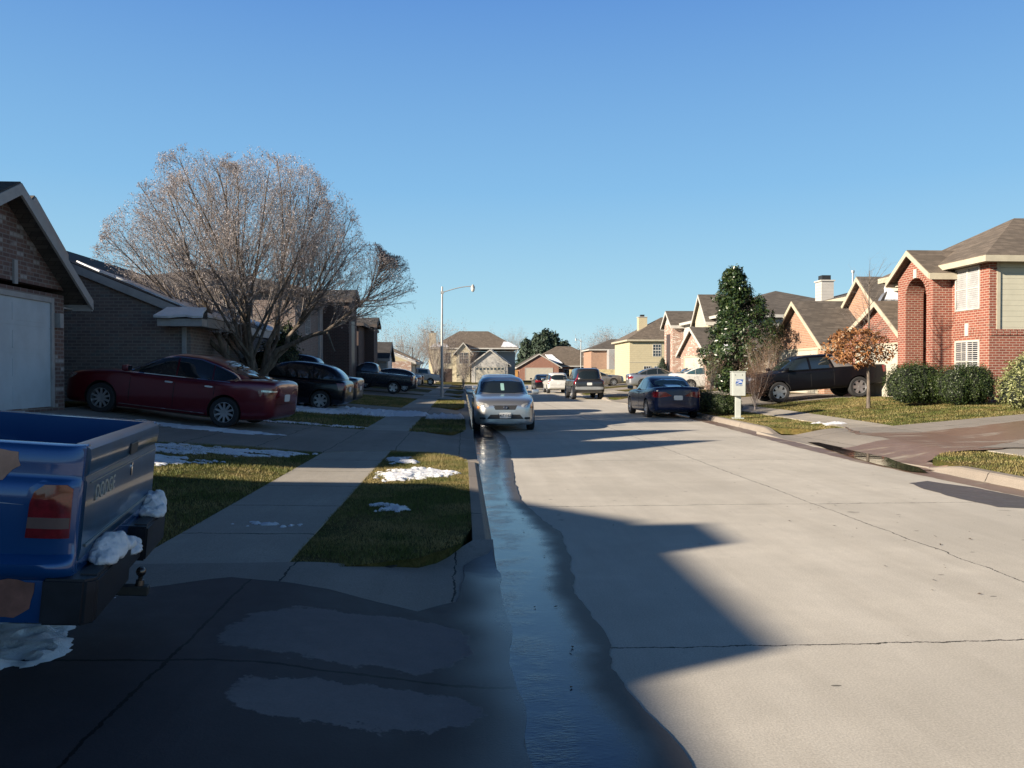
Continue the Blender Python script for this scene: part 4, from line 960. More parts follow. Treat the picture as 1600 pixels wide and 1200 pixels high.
# ---- R4
h = House('pale_brick_house', 'two storey pale brick house beyond the evergreen, with a narrow arched tower', 'house', (17, 62, .62), GRP_R)
h.wall(15.2, 22, 50, 56, GZ, 2.95, BR_PALE); h.gable(15.2, 22, 50, 56, 2.95, 4.5, 'x', SH_GB, BR_PALE, TRIMW, oh=.35)
h.garage(('x-', 15.2), 50.8, 55.0, .62, 2.65, DOORW)
h.roofsnow([(15.6, 49.75, 2.85), (18.5, 49.75, 2.85), (17.6, 50.8, 3.4), (16.4, 50.5, 3.2)], th=.05)
h.wall(17.9, 30, 55, 70, GZ, 5.5, SD_WHITE); h.hip(17.9, 30, 55, 70, 5.5, 7.9, 'y', SH_GB, TRIMW)
h.wall(17.0, 17.89, 65, 67.6, GZ, 5.6, BR_PALE); h.gable(17.0, 21, 65, 67.6, 5.6, 6.6, 'x', SH_GB, SD_WHITE, TRIMW, oh=.35)
h.box('arch_shade_panel', DOORD, 16.985, 17.0, 65.7, 66.9, .7, 4.8)  # flat panel on the wall, its dark colour standing for the arch's shade
h.gable(17.4, 21, 57.0, 60.0, 5.5, 7.2, 'x', SH_GB, SD_CREAM, TRIMW, oh=.35, ends=(1, 0)); h.box('upper_wall', SD_CREAM, 17.4, 17.89, 57, 60, 3, 5.5)
h.roofsnow([(18.2, 60.5, 5.7), (19.8, 60.5, 6.3), (19.6, 61.6, 6.3), (18.1, 62, 5.7)], th=.08)
# ---- R5 cream
h = House('pale_yellow_house', 'two storey pale yellow house with gridded windows and a chimney, facing the camera', 'house', (21, 99, .4), GRP_R)
h.wall(20.5, 30, 98.5, 108, .1, 5.6, SD_YEL); h.hip(20.5, 31, 98.5, 108, 5.6, 8.8, 'x', SH_BR, TRIM, inset=5.5)
h.box('trim_band', TRIM, 20.47, 30, 98.47, 98.5, 2.9, 3.0)
h.window(('y-', 98.5), 23.9, 4.4, .95, 1.4, 3, 2, blind=False, mull=.05, sashes=1)
for u in (22.7, 24.0, 25.3): h.window(('y-', 98.5), u, 2.0, .8, .85, 3, 1, blind=False, mull=.05, sashes=1)
h.chimney(22.4, 23.5, 102, 103, 5, 8.7, SD_YEL)
# ---- far house between
h = House('red_brick_house', 'distant red brick house with a white upper bay, left of the pale yellow house', 'house', (24, 128, .3), GRP_R)
h.wall(20.5, 31, 128, 136, 0, 5.3, BR_ORG); h.hip(20.5, 31, 128, 136, 5.3, 7.2, 'x', SH_GB, TRIMW); h.window(('y-', 128), 23.6, 3.9, .9, 1.4)
h.wall(23, 31, 126, 127.99, 0, 5.3, SD_GREY)
board_fence('wooden_fence', 'pale yellow board fence closing the end of the street left of the yellow house', (15.6, 116), (24.6, 116), .2, 1.95, (.50, .42, .24))
board_fence('wooden_gate', 'orange wooden gate beside the far red brick garage', (8.6, 148), (10.4, 148), .2, 2.0, (.50, .26, .08))
h = House('garage_house', 'dark low house in shade between the cream house and the orange gate', 'house', (7.8, 152, .2))
h.wall(6.0, 8.4, 150, 156, 0, 2.6, BR_DARK); h.hip(6.0, 8.4, 150, 156, 2.6, 3.2, 'y', SH_DK, TRIMD)
# ================================================================== vehicles
TYRE = pbr('tyre rubber', (.022, .022, .024), .85, vs=20, bs=60); RIMS = pbr('alloy wheel', (.45, .46, .48), .35, .8, vs=8); RIMD = pbr('dark alloy wheel', (.22, .22, .23), .4, .7)
TRIMB = pbr('black trim plastic', (.025, .025, .027), .6); CHROME = pbr('chrome', (.75, .75, .76), .12, 1); WELL = pbr('wheel well', (.012, .012, .012), .95)
CGL = glass('car glass', (.012, .018, .022), .03); CGLB = glass('blue tinted car glass', (.03, .07, .09), .04)
REDL = pbr('red lamp lens', (.16, .006, .010), .12, 0, .8, .3, 25); CLRL = pbr('clear lamp lens', (.5, .5, .48), .12, .5, .8, .5, 22); AMBL = pbr('amber lamp lens', (.7, .22, .05), .15, 0, .8)
PLATE = pbr('licence plate', (.62, .62, .6), .4, var=.05); INK = pbr('dark ink', (.02, .03, .06), .5)
def pch(tab):
    xs = [t[0] for t in tab]; ys = [t[1] for t in tab]; n = len(xs)
    d = [(ys[i+1]-ys[i])/(xs[i+1]-xs[i]) for i in range(n-1)]
    m = [d[0]]+[0 if d[i-1]*d[i] <= 0 else 2*d[i-1]*d[i]/(d[i-1]+d[i]) for i in range(1, n-1)]+[d[-1]]
    def f(x):
        if x <= xs[0]: return ys[0]
        if x >= xs[-1]: return ys[-1]
        i = max(k for k in range(n-1) if xs[k] <= x); h = xs[i+1]-xs[i]; t = (x-xs[i])/h
        return ys[i]*(1+2*t)*(1-t)**2+h*m[i]*t*(1-t)**2+ys[i+1]*t*t*(3-2*t)+h*m[i+1]*t*t*(t-1)
    return f
def body_mesh(sp):
    zb, zt, hw = pch(sp['zb']), pch(sp['zt']), pch(sp['hw']); x0, x1 = sp['zt'][0][0], sp['zt'][-1][0]
    sh = sp.get('shoulder', .10); flat = sp.get('flat', .0); crown = sp.get('crown', .03)
    st = [x0, x0+.02, x0+.06, x0+.12, x0+.2]+[x0+.2+(x1-x0-.4)*i/22 for i in range(1, 22)]+[x1-.2, x1-.12, x1-.06, x1-.02, x1]
    bm = B(); rings = []
    for x in st:
        b, t, h = zb(x), zt(x), hw(x); H_ = t-b; cr = crown*min(1, H_/.5)
        half = [(0, b), (h*.88, b), (h*.965, b+.03*H_/.6), (h*.992, b+.22*H_), (h, b+.5*H_), (h*.99, b+.72*H_), (h*(.965+flat*.02), t-sh*.55), (h*(.91+flat*.06), t-.02), (h*(.72+flat*.12), t+cr*.45), (0, t+cr)]
        ring = [bm.verts.new((x, y, z)) for y, z in half]+[bm.verts.new((x, -y, z)) for y, z in half[-2:0:-1]]
        rings.append(ring)
    n = len(rings[0])
    for a, b in zip(rings, rings[1:]):
        for k in range(n): bm.faces.new((a[k], b[k], b[(k+1) % n], a[(k+1) % n]))
    bm.faces.new(rings[0]); bm.faces.new(rings[-1][::-1])
    return fixn(bm)
def green_mesh(lv, ex=4.0, N_=40):
    fr, ff, fh = pch([(l[0], l[1]) for l in lv]), pch([(l[0], l[2]) for l in lv]), pch([(l[0], l[3]) for l in lv])
    bm = B(); rings = []
    zs = [lv[0][0]+(lv[-1][0]-lv[0][0])*(1-(1-i/11)**1.5) for i in range(12)]
    for z in zs:
        a, c, h = (ff(z)-fr(z))/2, (ff(z)+fr(z))/2, fh(z); ring = []
        for k in range(N_):
            t = 2*math.pi*k/N_; ct, st = math.cos(t), math.sin(t)
            ring.append(bm.verts.new((c+a*abs(ct)**(2/ex)*(1 if ct > 0 else -1), h*abs(st)**(2/ex)*(1 if st > 0 else -1), z)))
        rings.append(ring)
    for a, b in zip(rings, rings[1:]):
        for k in range(N_): bm.faces.new((a[k], a[(k+1) % N_], b[(k+1) % N_], b[k]))
    bm.faces.new(rings[0][::-1])
    c = Vector((0, 0, 0)); 
    for v in rings[-1]: c += v.co/N_
    c.z = zs[-1]+.006; cv = bm.verts.new(c)
    for k in range(N_): bm.faces.new((rings[-1][k], rings[-1][(k+1) % N_], cv))
    return fixn(bm)
class Skin:
    def __init__(s, objs):
        bm = B()
        for o in objs: bm.from_mesh(o.data)
        s.t = BVHTree.FromBMesh(bm); bm.free()
    def panel(s, name, parent, dirn, pts, mat, off=.004, dep=.015, step=.09, smooth=True, pivot=(0, 0, 0), cast=True):
        """polygon pts (u,v) drawn on the plane facing dirn (u = side, v = up), laid on the skin"""
        d = Vector(dirn).normalized(); up = Vector((0, 0, 1)) if abs(d.z) < .9 else Vector((1, 0, 0)); side = up.cross(d).normalized(); up = d.cross(side)
        bm = B(); f = bm.faces.new([bm.verts.new((u, v, 0)) for u, v in pts])
        if len(pts) > 4: bmesh.ops.triangulate(bm, faces=[f])
        xs = [p[0] for p in pts]; ys = [p[1] for p in pts]
        grid_cut(bm, drange(min(xs), max(xs), step), drange(min(ys), max(ys), step))
        for v in bm.verts:
            o = side*v.co.x+up*v.co.y+Vector(pivot); hit = s.t.ray_cast(o+d*4, -d)
            if hit[0] is not None and hit[1].dot(d) < 0.02: hit = (None,)
            if hit[0] is None:
                hit = s.t.find_nearest(o+d*.3); 
            v.co = hit[0]+d*off
        bm.normal_update()
        if sum((f.normal.dot(d) for f in bm.faces)) < 0: bmesh.ops.reverse_faces(bm, faces=bm.faces[:])
        r = bmesh.ops.extrude_edge_only(bm, edges=[e for e in bm.edges if e.is_boundary])
        for v in [g for g in r['geom'] if isinstance(g, bmesh.types.BMVert)]: v.co -= d*dep
        return obj(name, bm, mat, parent, smooth=smooth)
_W = {}
def wheel(parent, x, y, r, w, style, rimmat):
    sgn = 1 if y > 0 else -1; key = (r, w, style, rimmat.name)
    if key not in _W:
        t = B(); hw = w/2; lathe(t, [(r*.66, -hw*.9), (r*.72, -hw), (r*.93, -hw*1.02), (r*.985, -hw*.85), (r, -hw*.5), (r, hw*.5), (r*.985, hw*.85), (r*.93, hw*1.02), (r*.72, hw), (r*.66, hw*.9), (r*.66, -hw*.9)], 40)
        rm = B(); ro = r*.67
        lathe(rm, [(ro*.99, -hw*.8), (ro*1.03, hw*.78), (ro*1.03, hw*.9), (ro*.96, hw*.92), (ro*.93, hw*.7), (ro*.92, -hw*.5)], 36)
        lathe(rm, [(.001, hw*.75), (ro*.14, hw*.73), (ro*.17, hw*.6), (ro*.17, 0)], 16)
        n = {'10': 10, '7': 7, '5': 5, '6': 6, 'steel': 8}[style]; sw = {'10': .05, '7': .085, '5': .13, '6': .11, 'steel': .12}[style]*r/.33
        for k in range(n):
            a = 2*math.pi*k/n; e = B(); box(e, ro*.1, ro*.98, hw*.48, hw*.68, -sw*.5, sw*.5)
            for v in e.verts:
                if v.co.x > ro*.5: v.co.y += hw*.10; v.co.z *= .9
            me = bpy.data.meshes.new('t'); xf(e, Matrix.Rotation(-a, 4, 'Y')); e.to_mesh(me); e.free(); rm.from_mesh(me); bpy.data.meshes.remove(me)
        bk = B(); lathe(bk, [(.001, -.0), (ro*.95, 0), (ro*.95, -hw*.8)], 24)
        objs = [obj(a, fixn(b), m, smooth=True) for a, b, m in (('wheel', bk, WELL), ('tyre', t, TYRE), ('rim', rm, rimmat))]
        _W[key] = [o.data for o in objs]
        for o in objs: bpy.data.objects.remove(o)
    d = _W[key]; wo = bpy.data.objects.new('wheel', d[0]); COL.objects.link(wo); wo.parent = parent; wo.location = (x, y, r)
    wo.rotation_euler = (0, random.uniform(0, 6), 0) if sgn > 0 else (0, random.uniform(0, 6), math.pi)
    for nm, me in (('tyre', d[1]), ('rim', d[2])):
        o = bpy.data.objects.new(nm, me); COL.objects.link(o); o.parent = wo
    return wo
def wells(o, axles, r, hw, well=WELL):
    """cut the wheel arches"""
    o.data.materials.append(well); cut = B()
    for ax in axles:
        for s_ in (-1, 1):
            c = B(); lathe(c, [(r+.045, min(s_*(hw-.30), s_*(hw+.2))), (r+.045, max(s_*(hw-.30), s_*(hw+.2)))], 36, 'y', (ax, 0, r+.01), close=True)
            me = bpy.data.meshes.new('t'); fixn(c).to_mesh(me); c.free(); cut.from_mesh(me); bpy.data.meshes.remove(me)
    for f in cut.faces: f.material_index = 1
    co = obj('cutter', cut, [WELL, well], o.parent); m = o.modifiers.new('b', 'BOOLEAN'); m.operation = 'DIFFERENCE'; m.object = co; m.solver = 'EXACT'
    apply_mods(o); bpy.data.objects.remove(co)
    o.data.polygons.foreach_set('use_smooth', [True]*len(o.data.polygons)); o.data.set_sharp_from_angle(angle=R_(40))
def cutbox(o, *a, mi=None):
    b = B(); box(b, *a); co = obj('cutter', b, o.data.materials[0], o.parent); m = o.modifiers.new('b', 'BOOLEAN'); m.operation = 'DIFFERENCE'; m.object = co; m.solver = 'EXACT'
    apply_mods(o); bpy.data.objects.remove(co)
def subsurf(o, n=1):
    m = o.modifiers.new('s', 'SUBSURF'); m.levels = n; m.render_levels = n; apply_mods(o)
    o.data.polygons.foreach_set('use_smooth', [True]*len(o.data.polygons))
def rrect(x0, x1, z0, z1, r=.03, it=2):
    return chaikin([(x0+r, z0), (x1-r, z0), (x1, z0+r), (x1, z1-r), (x1-r, z1), (x0+r, z1), (x0, z1-r), (x0, z0+r)], it-1)
SED = dict(zb=[(-2.42, .34), (-2.25, .24), (-1.5, .17), (1.5, .16), (2.2, .17), (2.42, .22)],
           zt=[(-2.42, 1.0), (-2.38, 1.08), (-2.15, 1.11), (-1.6, 1.07), (-.5, .99), (0, .98), (1.0, .99), (1.5, .95), (2.0, .89), (2.26, .82), (2.38, .75), (2.42, .66)],
           hw=[(-2.42, .70), (-2.34, .80), (-2.1, .88), (-1.3, .925), (0, .925), (1.3, .92), (1.9, .89), (2.2, .81), (2.34, .70), (2.42, .56)],
           gh=[(.90, -2.05, 1.34, .86), (1.0, -1.90, 1.12, .835), (1.12, -1.66, .84, .79), (1.25, -1.42, .58, .74), (1.36, -1.16, .33, .695), (1.44, -.86, .08, .63), (1.49, -.55, -.12, .46)],
           ax=(-1.38, 1.42), r=.33, ww=.21, H=1.47,
           side=[[(.86, .985), (.50, 1.22), (.22, 1.35), (-.16, 1.395), (-.20, .985)], [(-.24, .985), (-.20, 1.40), (-.66, 1.39), (-.98, 1.32), (-1.02, .99)], [(-1.05, 1.0), (-1.01, 1.30), (-1.36, 1.19), (-1.60, 1.06), (-1.52, 1.03)]],
           ws=[(-.72, 1.02), (.72, 1.02), (.66, 1.15), (.56, 1.39), (-.56, 1.39), (-.66, 1.15)], rw=[(-.62, 1.12), (.62, 1.12), (.53, 1.38), (-.53, 1.38)], seams=[.78, -.22, -1.12], belt=.955)
def scaled(sp, sx=1, sy=1, sz=1, **kw):
    s = dict(sp)
    for k in ('zb', 'zt'): s[k] = [(a*sx, b*sz) for a, b in sp[k]]
    s['hw'] = [(a*sx, b*sy) for a, b in sp['hw']]; s['gh'] = [(a*sz, b*sx, c*sx, d*sy) for a, b, c, d in sp['gh']]
    s['ax'] = tuple(a*sx for a in sp['ax']); s['side'] = [[(a*sx, b*sz) for a, b in q] for q in sp['side']]
    s['ws'] = [(a*sy, b*sz) for a, b in sp['ws']]; s['rw'] = [(a*sy, b*sz) for a, b in sp['rw']]; s['seams'] = [a*sx for a in sp['seams']]; s['belt'] = sp['belt']*sz; s['H'] = sp['H']*sz
    s.update(kw); return s
HATCH = dict(zb=[(-2.1, .32), (-1.95, .24), (-1.3, .17), (1.4, .17), (2.05, .19), (2.2, .25)],
             zt=[(-2.1, .85), (-2.06, .98), (-1.9, 1.03), (-1.0, 1.0), (.3, .97), (1.1, .97), (1.5, .92), (1.9, .82), (2.1, .70), (2.2, .54)],
             hw=[(-2.1, .74), (-2.02, .84), (-1.7, .89), (-1.0, .90), (1.2, .90), (1.8, .86), (2.05, .78), (2.15, .68), (2.2, .55)],
             gh=[(.92, -2.02, 1.40, .82), (1.0, -2.0, 1.20, .80), (1.15, -1.93, .90, .765), (1.3, -1.78, .58, .72), (1.42, -1.58, .25, .665), (1.50, -1.30, -.10, .59), (1.535, -.95, -.3, .45)],
             ax=(-1.32, 1.32), r=.325, ww=.21, H=1.54,
             side=[[(.95, 1.0), (.52, 1.28), (.2, 1.40), (-.08, 1.43), (-.1, 1.0)], [(-.15, 1.0), (-.13, 1.435), (-.75, 1.42), (-.95, 1.39), (-.98, 1.01)], [(-1.04, 1.02), (-1.01, 1.38), (-1.4, 1.32), (-1.66, 1.2), (-1.72, 1.08)]],
             ws=[(-.66, 1.02), (.66, 1.02), (.52, 1.43), (-.52, 1.43)], rw=[(-.64, 1.08), (.64, 1.08), (.52, 1.42), (-.52, 1.42)], seams=[.92, -.12, -1.08], belt=.965)
SUV = dict(zb=[(-2.35, .50), (-2.2, .38), (-1.5, .33), (1.5, .33), (2.25, .36), (2.4, .45)],
           zt=[(-2.35, .95), (-2.3, 1.08), (-2.1, 1.14), (0, 1.12), (1.2, 1.13), (1.7, 1.09), (2.2, 1.0), (2.35, .88), (2.4, .7)],
           hw=[(-2.35, .80), (-2.25, .90), (-2.0, .94), (1.6, .94), (2.1, .90), (2.3, .80), (2.4, .6)],
           gh=[(1.05, -2.30, 1.40, .90), (1.15, -2.28, 1.22, .88), (1.3, -2.22, 1.02, .85), (1.5, -2.12, .76, .79), (1.66, -2.0, .5, .735), (1.76, -1.85, .25, .66), (1.80, -1.6, .0, .5)],
           ax=(-1.40, 1.45), r=.38, ww=.25, H=1.81,
           side=[[(1.0, 1.16), (.62, 1.5), (.42, 1.64), (.08, 1.67), (.05, 1.16)], [(-.02, 1.16), (0, 1.675), (-.85, 1.67), (-.95, 1.64), (-.97, 1.16)], [(-1.05, 1.18), (-1.03, 1.65), (-1.85, 1.60), (-2.0, 1.45), (-2.02, 1.2)]],
           ws=[(-.74, 1.2), (.74, 1.2), (.6, 1.65), (-.6, 1.65)], rw=[(-.72, 1.18), (.72, 1.18), (.62, 1.62), (-.62, 1.62)], seams=[.95, .02, -1.0], belt=1.1, sh=.08)
TRK = dict(zb=[(-2.7, .62), (-2.6, .55), (-1.5, .5), (1.5, .42), (2.55, .42), (2.7, .5)],
           zt=[(-2.7, 1.17), (-2.68, 1.19), (-.5, 1.19), (.8, 1.16), (1.2, 1.17), (1.6, 1.15), (2.4, 1.08), (2.62, 1.0), (2.7, .8)],
           hw=[(-2.7, .92), (-2.6, .95), (2.1, .95), (2.5, .90), (2.7, .78)],
           gh=[(1.1, -.62, 1.30, .90), (1.2, -.60, 1.15, .87), (1.35, -.56, .93, .83), (1.5, -.50, .70, .78), (1.64, -.42, .48, .73), (1.72, -.3, .3, .65), (1.76, -.1, .15, .5)],
           ax=(-1.55, 1.62), r=.37, ww=.24, H=1.76,
           side=[[(.95, 1.21), (.55, 1.52), (.42, 1.6), (-.05, 1.62), (-.38, 1.6), (-.44, 1.21)]],
           ws=[(-.74, 1.25), (.74, 1.25), (.6, 1.62), (-.6, 1.62)], rw=[(-.62, 1.25), (.62, 1.25), (.55, 1.58), (-.55, 1.58)], seams=[.92, -.5], belt=1.14, bed=(-2.6, -.75), sh=.05, flat=1, gex=7)
def car(sp, name, label, cat, paintm, loc, rz, style='7', rim=RIMS, glassm=CGL, tail='wide', front='corner', group=None, chrome=False, clad=None, plate=True, detail=True, rack=False, lamp_label=None):
    L2 = abs(sp['zt'][-1][0]); x0 = sp['zt'][0][0]
    c, s_ = math.cos(rz), math.sin(rz)
    def gz(ax): x, y = loc[0]+c*ax, loc[1]+s_*ax; return loc[2] if len(loc) > 2 and loc[2] is not None else (0.004 if KL < x < kerb_r(y) and y < YEND else H(x, y)+.014)
    za, zb_ = gz(sp['ax'][0]), gz(sp['ax'][1])
    t = thing(name, label, cat, (loc[0], loc[1], (za+zb_)/2), rz, group)
    t.rotation_euler = (0, -math.atan2(zb_-za, sp['ax'][1]-sp['ax'][0]), rz)
    bo = obj('body', body_mesh(dict(sp, shoulder=sp.get('sh', .1))), paintm, t); subsurf(bo)
    hwm = max(q[1] for q in sp['hw']); wells(bo, sp['ax'], sp['r'], hwm)
    if 'bed' in sp: cutbox(bo, sp['bed'][0], sp['bed'][1], -hwm+.11, hwm-.11, .78, 2)
    ca = obj('cabin', green_mesh(sp['gh'], sp.get('gex', 4.2)), paintm, t); subsurf(ca)
    sk = Skin([bo, ca]); P = sk.panel; be = sp['belt']
    for ax in sp['ax']:
        for y in (-1, 1): wheel(t, ax, y*(hwm-sp['ww']/2-.012), sp['r'], sp['ww'], style, rim)
    # glass: on side views u runs to -x for the left (+y) side
    for sd in (1, -1):
        for q in sp['side']:
            p = [(-x*sd, z) for x, z in q]; P('side_window', t, (0, sd, 0), p, glassm, .011, .03, .055)
        if detail:
            for i, x in enumerate(sp['seams']): P('door_seam', t, (0, sd, 0), [(-x*sd-.006, .32+.05*(i > 1)), (-x*sd+.006, .32+.05*(i > 1)), (-x*sd+.006, be), (-x*sd-.006, be)], WELL, .0025, .004, .1)
            for x in sp['seams'][1:2+(len(sp['side']) > 1)]:
                x += .12
                P('door_handle', t, (0, sd, 0), rrect(-x*sd-.09, -x*sd+.09, be-.12, be-.085, .01), CHROME if chrome else paintm, .028, .03, .1)
        if chrome:
            allp = [q for pl in sp['side'] for q in pl]
        # mirror
        mx = sp['side'][0][0][0]-.06; m = B(); box(m, mx-.05, mx+.09, sd*(hwm-.02) if sd > 0 else -(hwm+.19), (hwm+.19) if sd > 0 else -(hwm-.02), be+.03, be+.17, .035)
        mo = obj('mirror', m, paintm if clad is None else clad, t, smooth=True)
        m = B(); box(m, mx-.054, mx-.051, sd*(hwm+.01) if sd > 0 else -(hwm+.16), (hwm+.16) if sd > 0 else -(hwm+.01), be+.05, be+.15); obj('mirror_glass', m, CGL, mo)
    P('windshield', t, (1, 0, .0), chaikin(sp['ws'], 1), glassm, .011, .03, .06)
    P('rear_window', t, (-1, 0, .0), chaikin(sp['rw'], 1), glassm, .011, .03, .06)
    hh = sp['H']/1.47
    # ---- rear
    if tail == 'wide':
        for sd in (1, -1):
            d = (-1, sd*.55, 0); z1, z0 = .96*hh, .74*hh
            k = -sd
            pts = [(k*(-.52+.0), z0+.06), (k*-.30, z1-.02), (k*.13, z1-.01), (k*.22, z1-.07), (k*.20, z0+.02), (k*-.10, z0)]
            P('tail_light', t, d, [(u*1.0, v) for u, v in (pts)], REDL, .006, .02, .06, pivot=(x0+.06, sd*hwm*.84, 0))
    elif tail == 'tall':
        for sd in (1, -1):
            d = (-1, sd*.6, 0); k = -sd; zt_ = be+.32*hh
            P('tail_light', t, d, [(k*-.07, be-.22), (k*.10, be-.24), (k*.11, be+.03), (k*.02, zt_), (k*-.08, zt_-.02), (k*-.09, be)], REDL, .008, .02, .06, pivot=(x0+.06, sd*hwm*.93, 0))
    elif tail == 'mid':
        for sd in (1, -1):
            d = (-1, sd*.7, 0); k = -sd
            P('tail_light', t, d, [(k*-.10, be-.22), (k*.16, be-.25), (k*.20, be-.02), (k*-.10, be+.0)], REDL, .008, .02, .06, pivot=(x0+.08, sd*hwm*.86, 0))
    if plate and detail:
        P('licence_plate', t, (-1, 0, 0), rrect(-.155, .155, be-.30, be-.14, .02), PLATE, .010, .02, .2)
    P('rear_bumper_line', t, (-1, 0, 0), [(-.72*hwm/.9, .60*hh), (.72*hwm/.9, .60*hh), (.72*hwm/.9, .607*hh), (-.72*hwm/.9, .607*hh)], WELL, .003, .004, .1)
    # ---- front
    zf = sp['zt'][-2][1]
    for sd in (1, -1):
        d = (1, sd*.5, 0); k = sd
        P('headlight', t, d, chaikin([(k*-.20, zf-.10), (k*.12, zf-.09), (k*.26, zf+.03), (k*.22, zf+.07), (k*-.12, zf+.02), (k*-.21, zf-.02)], 1), CLRL, .006, .02, .06, pivot=(L2-.12, sd*hwm*.72, 0))
    P('grille', t, (1, 0, 0), [(-.33, zf-.03), (.33, zf-.03), (.27, zf-.15), (-.27, zf-.15)], TRIMB, .006, .02, .1)
    P('lower_grille', t, (1, 0, 0), [(-.40, zf-.28), (.40, zf-.28), (.50, zf-.40), (-.50, zf-.40)], TRIMB, .006, .02, .1)
    if clad:
        for sd in (1, -1): P('rocker_trim', t, (0, sd, 0), [(-sp['ax'][1]*.7*sd, .42), (-sp['ax'][0]*.7*sd, .42), (-sp['ax'][0]*.7*sd, .62), (-sp['ax'][1]*.7*sd, .62)], clad, .012, .02, .2)
    if rack:
        for sd in (1, -1):
            m = B(); zr = sp['H']; tube(m, [(-1.6, sd*.55, zr-.06), (-1.45, sd*.55, zr+.03), (.0, sd*.55, zr+.04), (.2, sd*.55, zr-.04)], .022, 8); obj('roof_rail', m, TRIMB, t)
    return t, sk
def along(px, D, heading, back=0):
    """world xy at photo column and depth, moved back metres along -heading"""
    x, y = Q(px, D); return (x-math.cos(heading)*back, y-math.sin(heading)*back)
P_RED = paint('dark red car paint', (.13, .005, .014), .28, .4, .06); P_SIL = paint('silver car paint', (.50, .51, .51), .32, .85, .35); P_BLK = paint('black car paint', (.004, .005, .009), .22, .2, .05); P_NAVY = paint('navy blue car paint', (.006, .014, .05), .25, .4, .06)
P_DKG = paint('dark grey car paint', (.055, .062, .07), .3, .6); P_WHT = paint('white car paint', (.55, .55, .53), .35, 0, .2); P_TAN = paint('tan grey car paint', (.27, .25, .23), .32, .7); P_SLB = paint('silver blue car paint', (.40, .42, .45), .32, .8)
for m_ in (P_BLK, P_NAVY):
    q_ = m_.node_tree.nodes['Principled BSDF']; q_.inputs['Coat Weight'].default_value = .35; q_.inputs['Specular IOR Level'].default_value = .3; q_.inputs['Metallic'].default_value = 0
P_DKB = paint('dark blue truck paint', (.012, .018, .032), .25, .4); P_CHAR = paint('charcoal suv paint', (.035, .037, .042), .3, .5)
PI = math.pi
# red sedan, side on
red, sk = car(SED, 'parked_car', 'dark red sedan seen side on, nose towards the garage behind the blue pickup', 'car', P_RED, (-6.42, 18.72), PI-R_(8), '10', chrome=True)
for sd in (1, -1):
    q = [(1.0, .975), (.52, 1.245), (.22, 1.375), (-.2, 1.42), (-.68, 1.415), (-1.02, 1.33), (-1.40, 1.20), (-1.66, 1.06), (-1.54, 1.02)]
    inn = [(.86, .985), (.50, 1.22), (.22, 1.35), (-.2, 1.395), (-.66, 1.39), (-1.0, 1.305), (-1.36, 1.18), (-1.60, 1.055), (-1.52, 1.035)]
    for i in range(len(q)-1): sk.panel('chrome_trim', red, (0, sd, 0), [(-q[i][0]*sd, q[i][1]), (-q[i+1][0]*sd, q[i+1][1]), (-inn[i+1][0]*sd, inn[i+1][1]+.008), (-inn[i][0]*sd, inn[i][1]+.008)], CHROME, .012, .012, .1)
    sk.panel('chrome_trim', red, (0, sd, 0), [(-.98*sd, .962), (1.45*sd, .985), (1.45*sd, 1.002), (-.98*sd, .980)], CHROME, .012, .012, .15)
    sk.panel('sill_strip', red, (0, sd, 0), [(-1.0*sd, .255), (.95*sd, .255), (.95*sd, .27), (-1.0*sd, .27)], CHROME, .012, .012, .2)
sk.panel('tail_light_clear', red, (-1, .55, 0), [(-.18, .86), (.16, .88), (.16, .91), (-.18, .90)], CLRL, .012, .015, .06, pivot=(-2.34, .76, 0))
# silver sedan facing us at the left kerb
COR = scaled(SED, .945, .935, 1.005, r=.31, ww=.195)
sil, sk = car(COR, 'parked_car', 'silver sedan facing the camera in the running gutter of the left kerb', 'car', P_SIL, (1.16, 23.9), R_(-90), '7', front='x')
P = sk.panel
for sd in (1, -1):
    P('fog_light', sil, (1, sd*.3, 0), rrect(-.10, .09, .34, .40, .02), TRIMB, .008, .02, .08, pivot=(2.2, sd*.60, 0))
    P('turn_signal', sil, (1, sd*.5, 0), rrect(sd*.13-.05, sd*.13+.05, .63, .70, .02), AMBL, .012, .02, .08, pivot=(2.14, sd*.60, 0))
P('licence_plate', sil, (1, 0, 0), rrect(-.155, .155, .375, .525, .015), PLATE, .035, .03, .2)
tb = text_mesh('BK7 1621', .105, .002, 1.0); xf(tb, Matrix.Translation((2.345, 0, .45)) @ Matrix.Rotation(R_(90), 4, 'Z') @ Matrix.Rotation(R_(90), 4, 'X')); pl = obj('plate_number', tb, INK, sil)
bm = B()
for a_, b_, dz_ in ((.052, .034, 0), (.020, .032, .0), (.036, .013, .012)):
    pts = [(2.305, a_*math.cos(t), .665+dz_+b_*math.sin(t)) for t in np.linspace(0, 2*PI, 25)]; tube(bm, pts, .0055, 6, cap=False)
obj('badge', bm, CHROME, sil)
P('lower_lip', sil, (1, 0, 0), rrect(-.45, .45, .215, .24, .01), P_SIL, .02, .03, .1)
m = B(); box(m, .35, .36, -.045, .045, 1.12, 1.30); xf(m, Matrix.Translation((.30, 0, 0))); 
P('windshield_permit', sil, (1, 0, 0), rrect(-.05, .05, 1.10, 1.30, .01), pbr('pale green permit card', (.25, .42, .40), .5), .020, .012, .3)
# car behind it
car(scaled(SUV, .93, .95, .86, r=.33), 'parked_car', 'dark windowed light grey car parked just behind the silver sedan', 'car', P_SLB, (1.45, 31.6), R_(-90), '7', tail='tall')
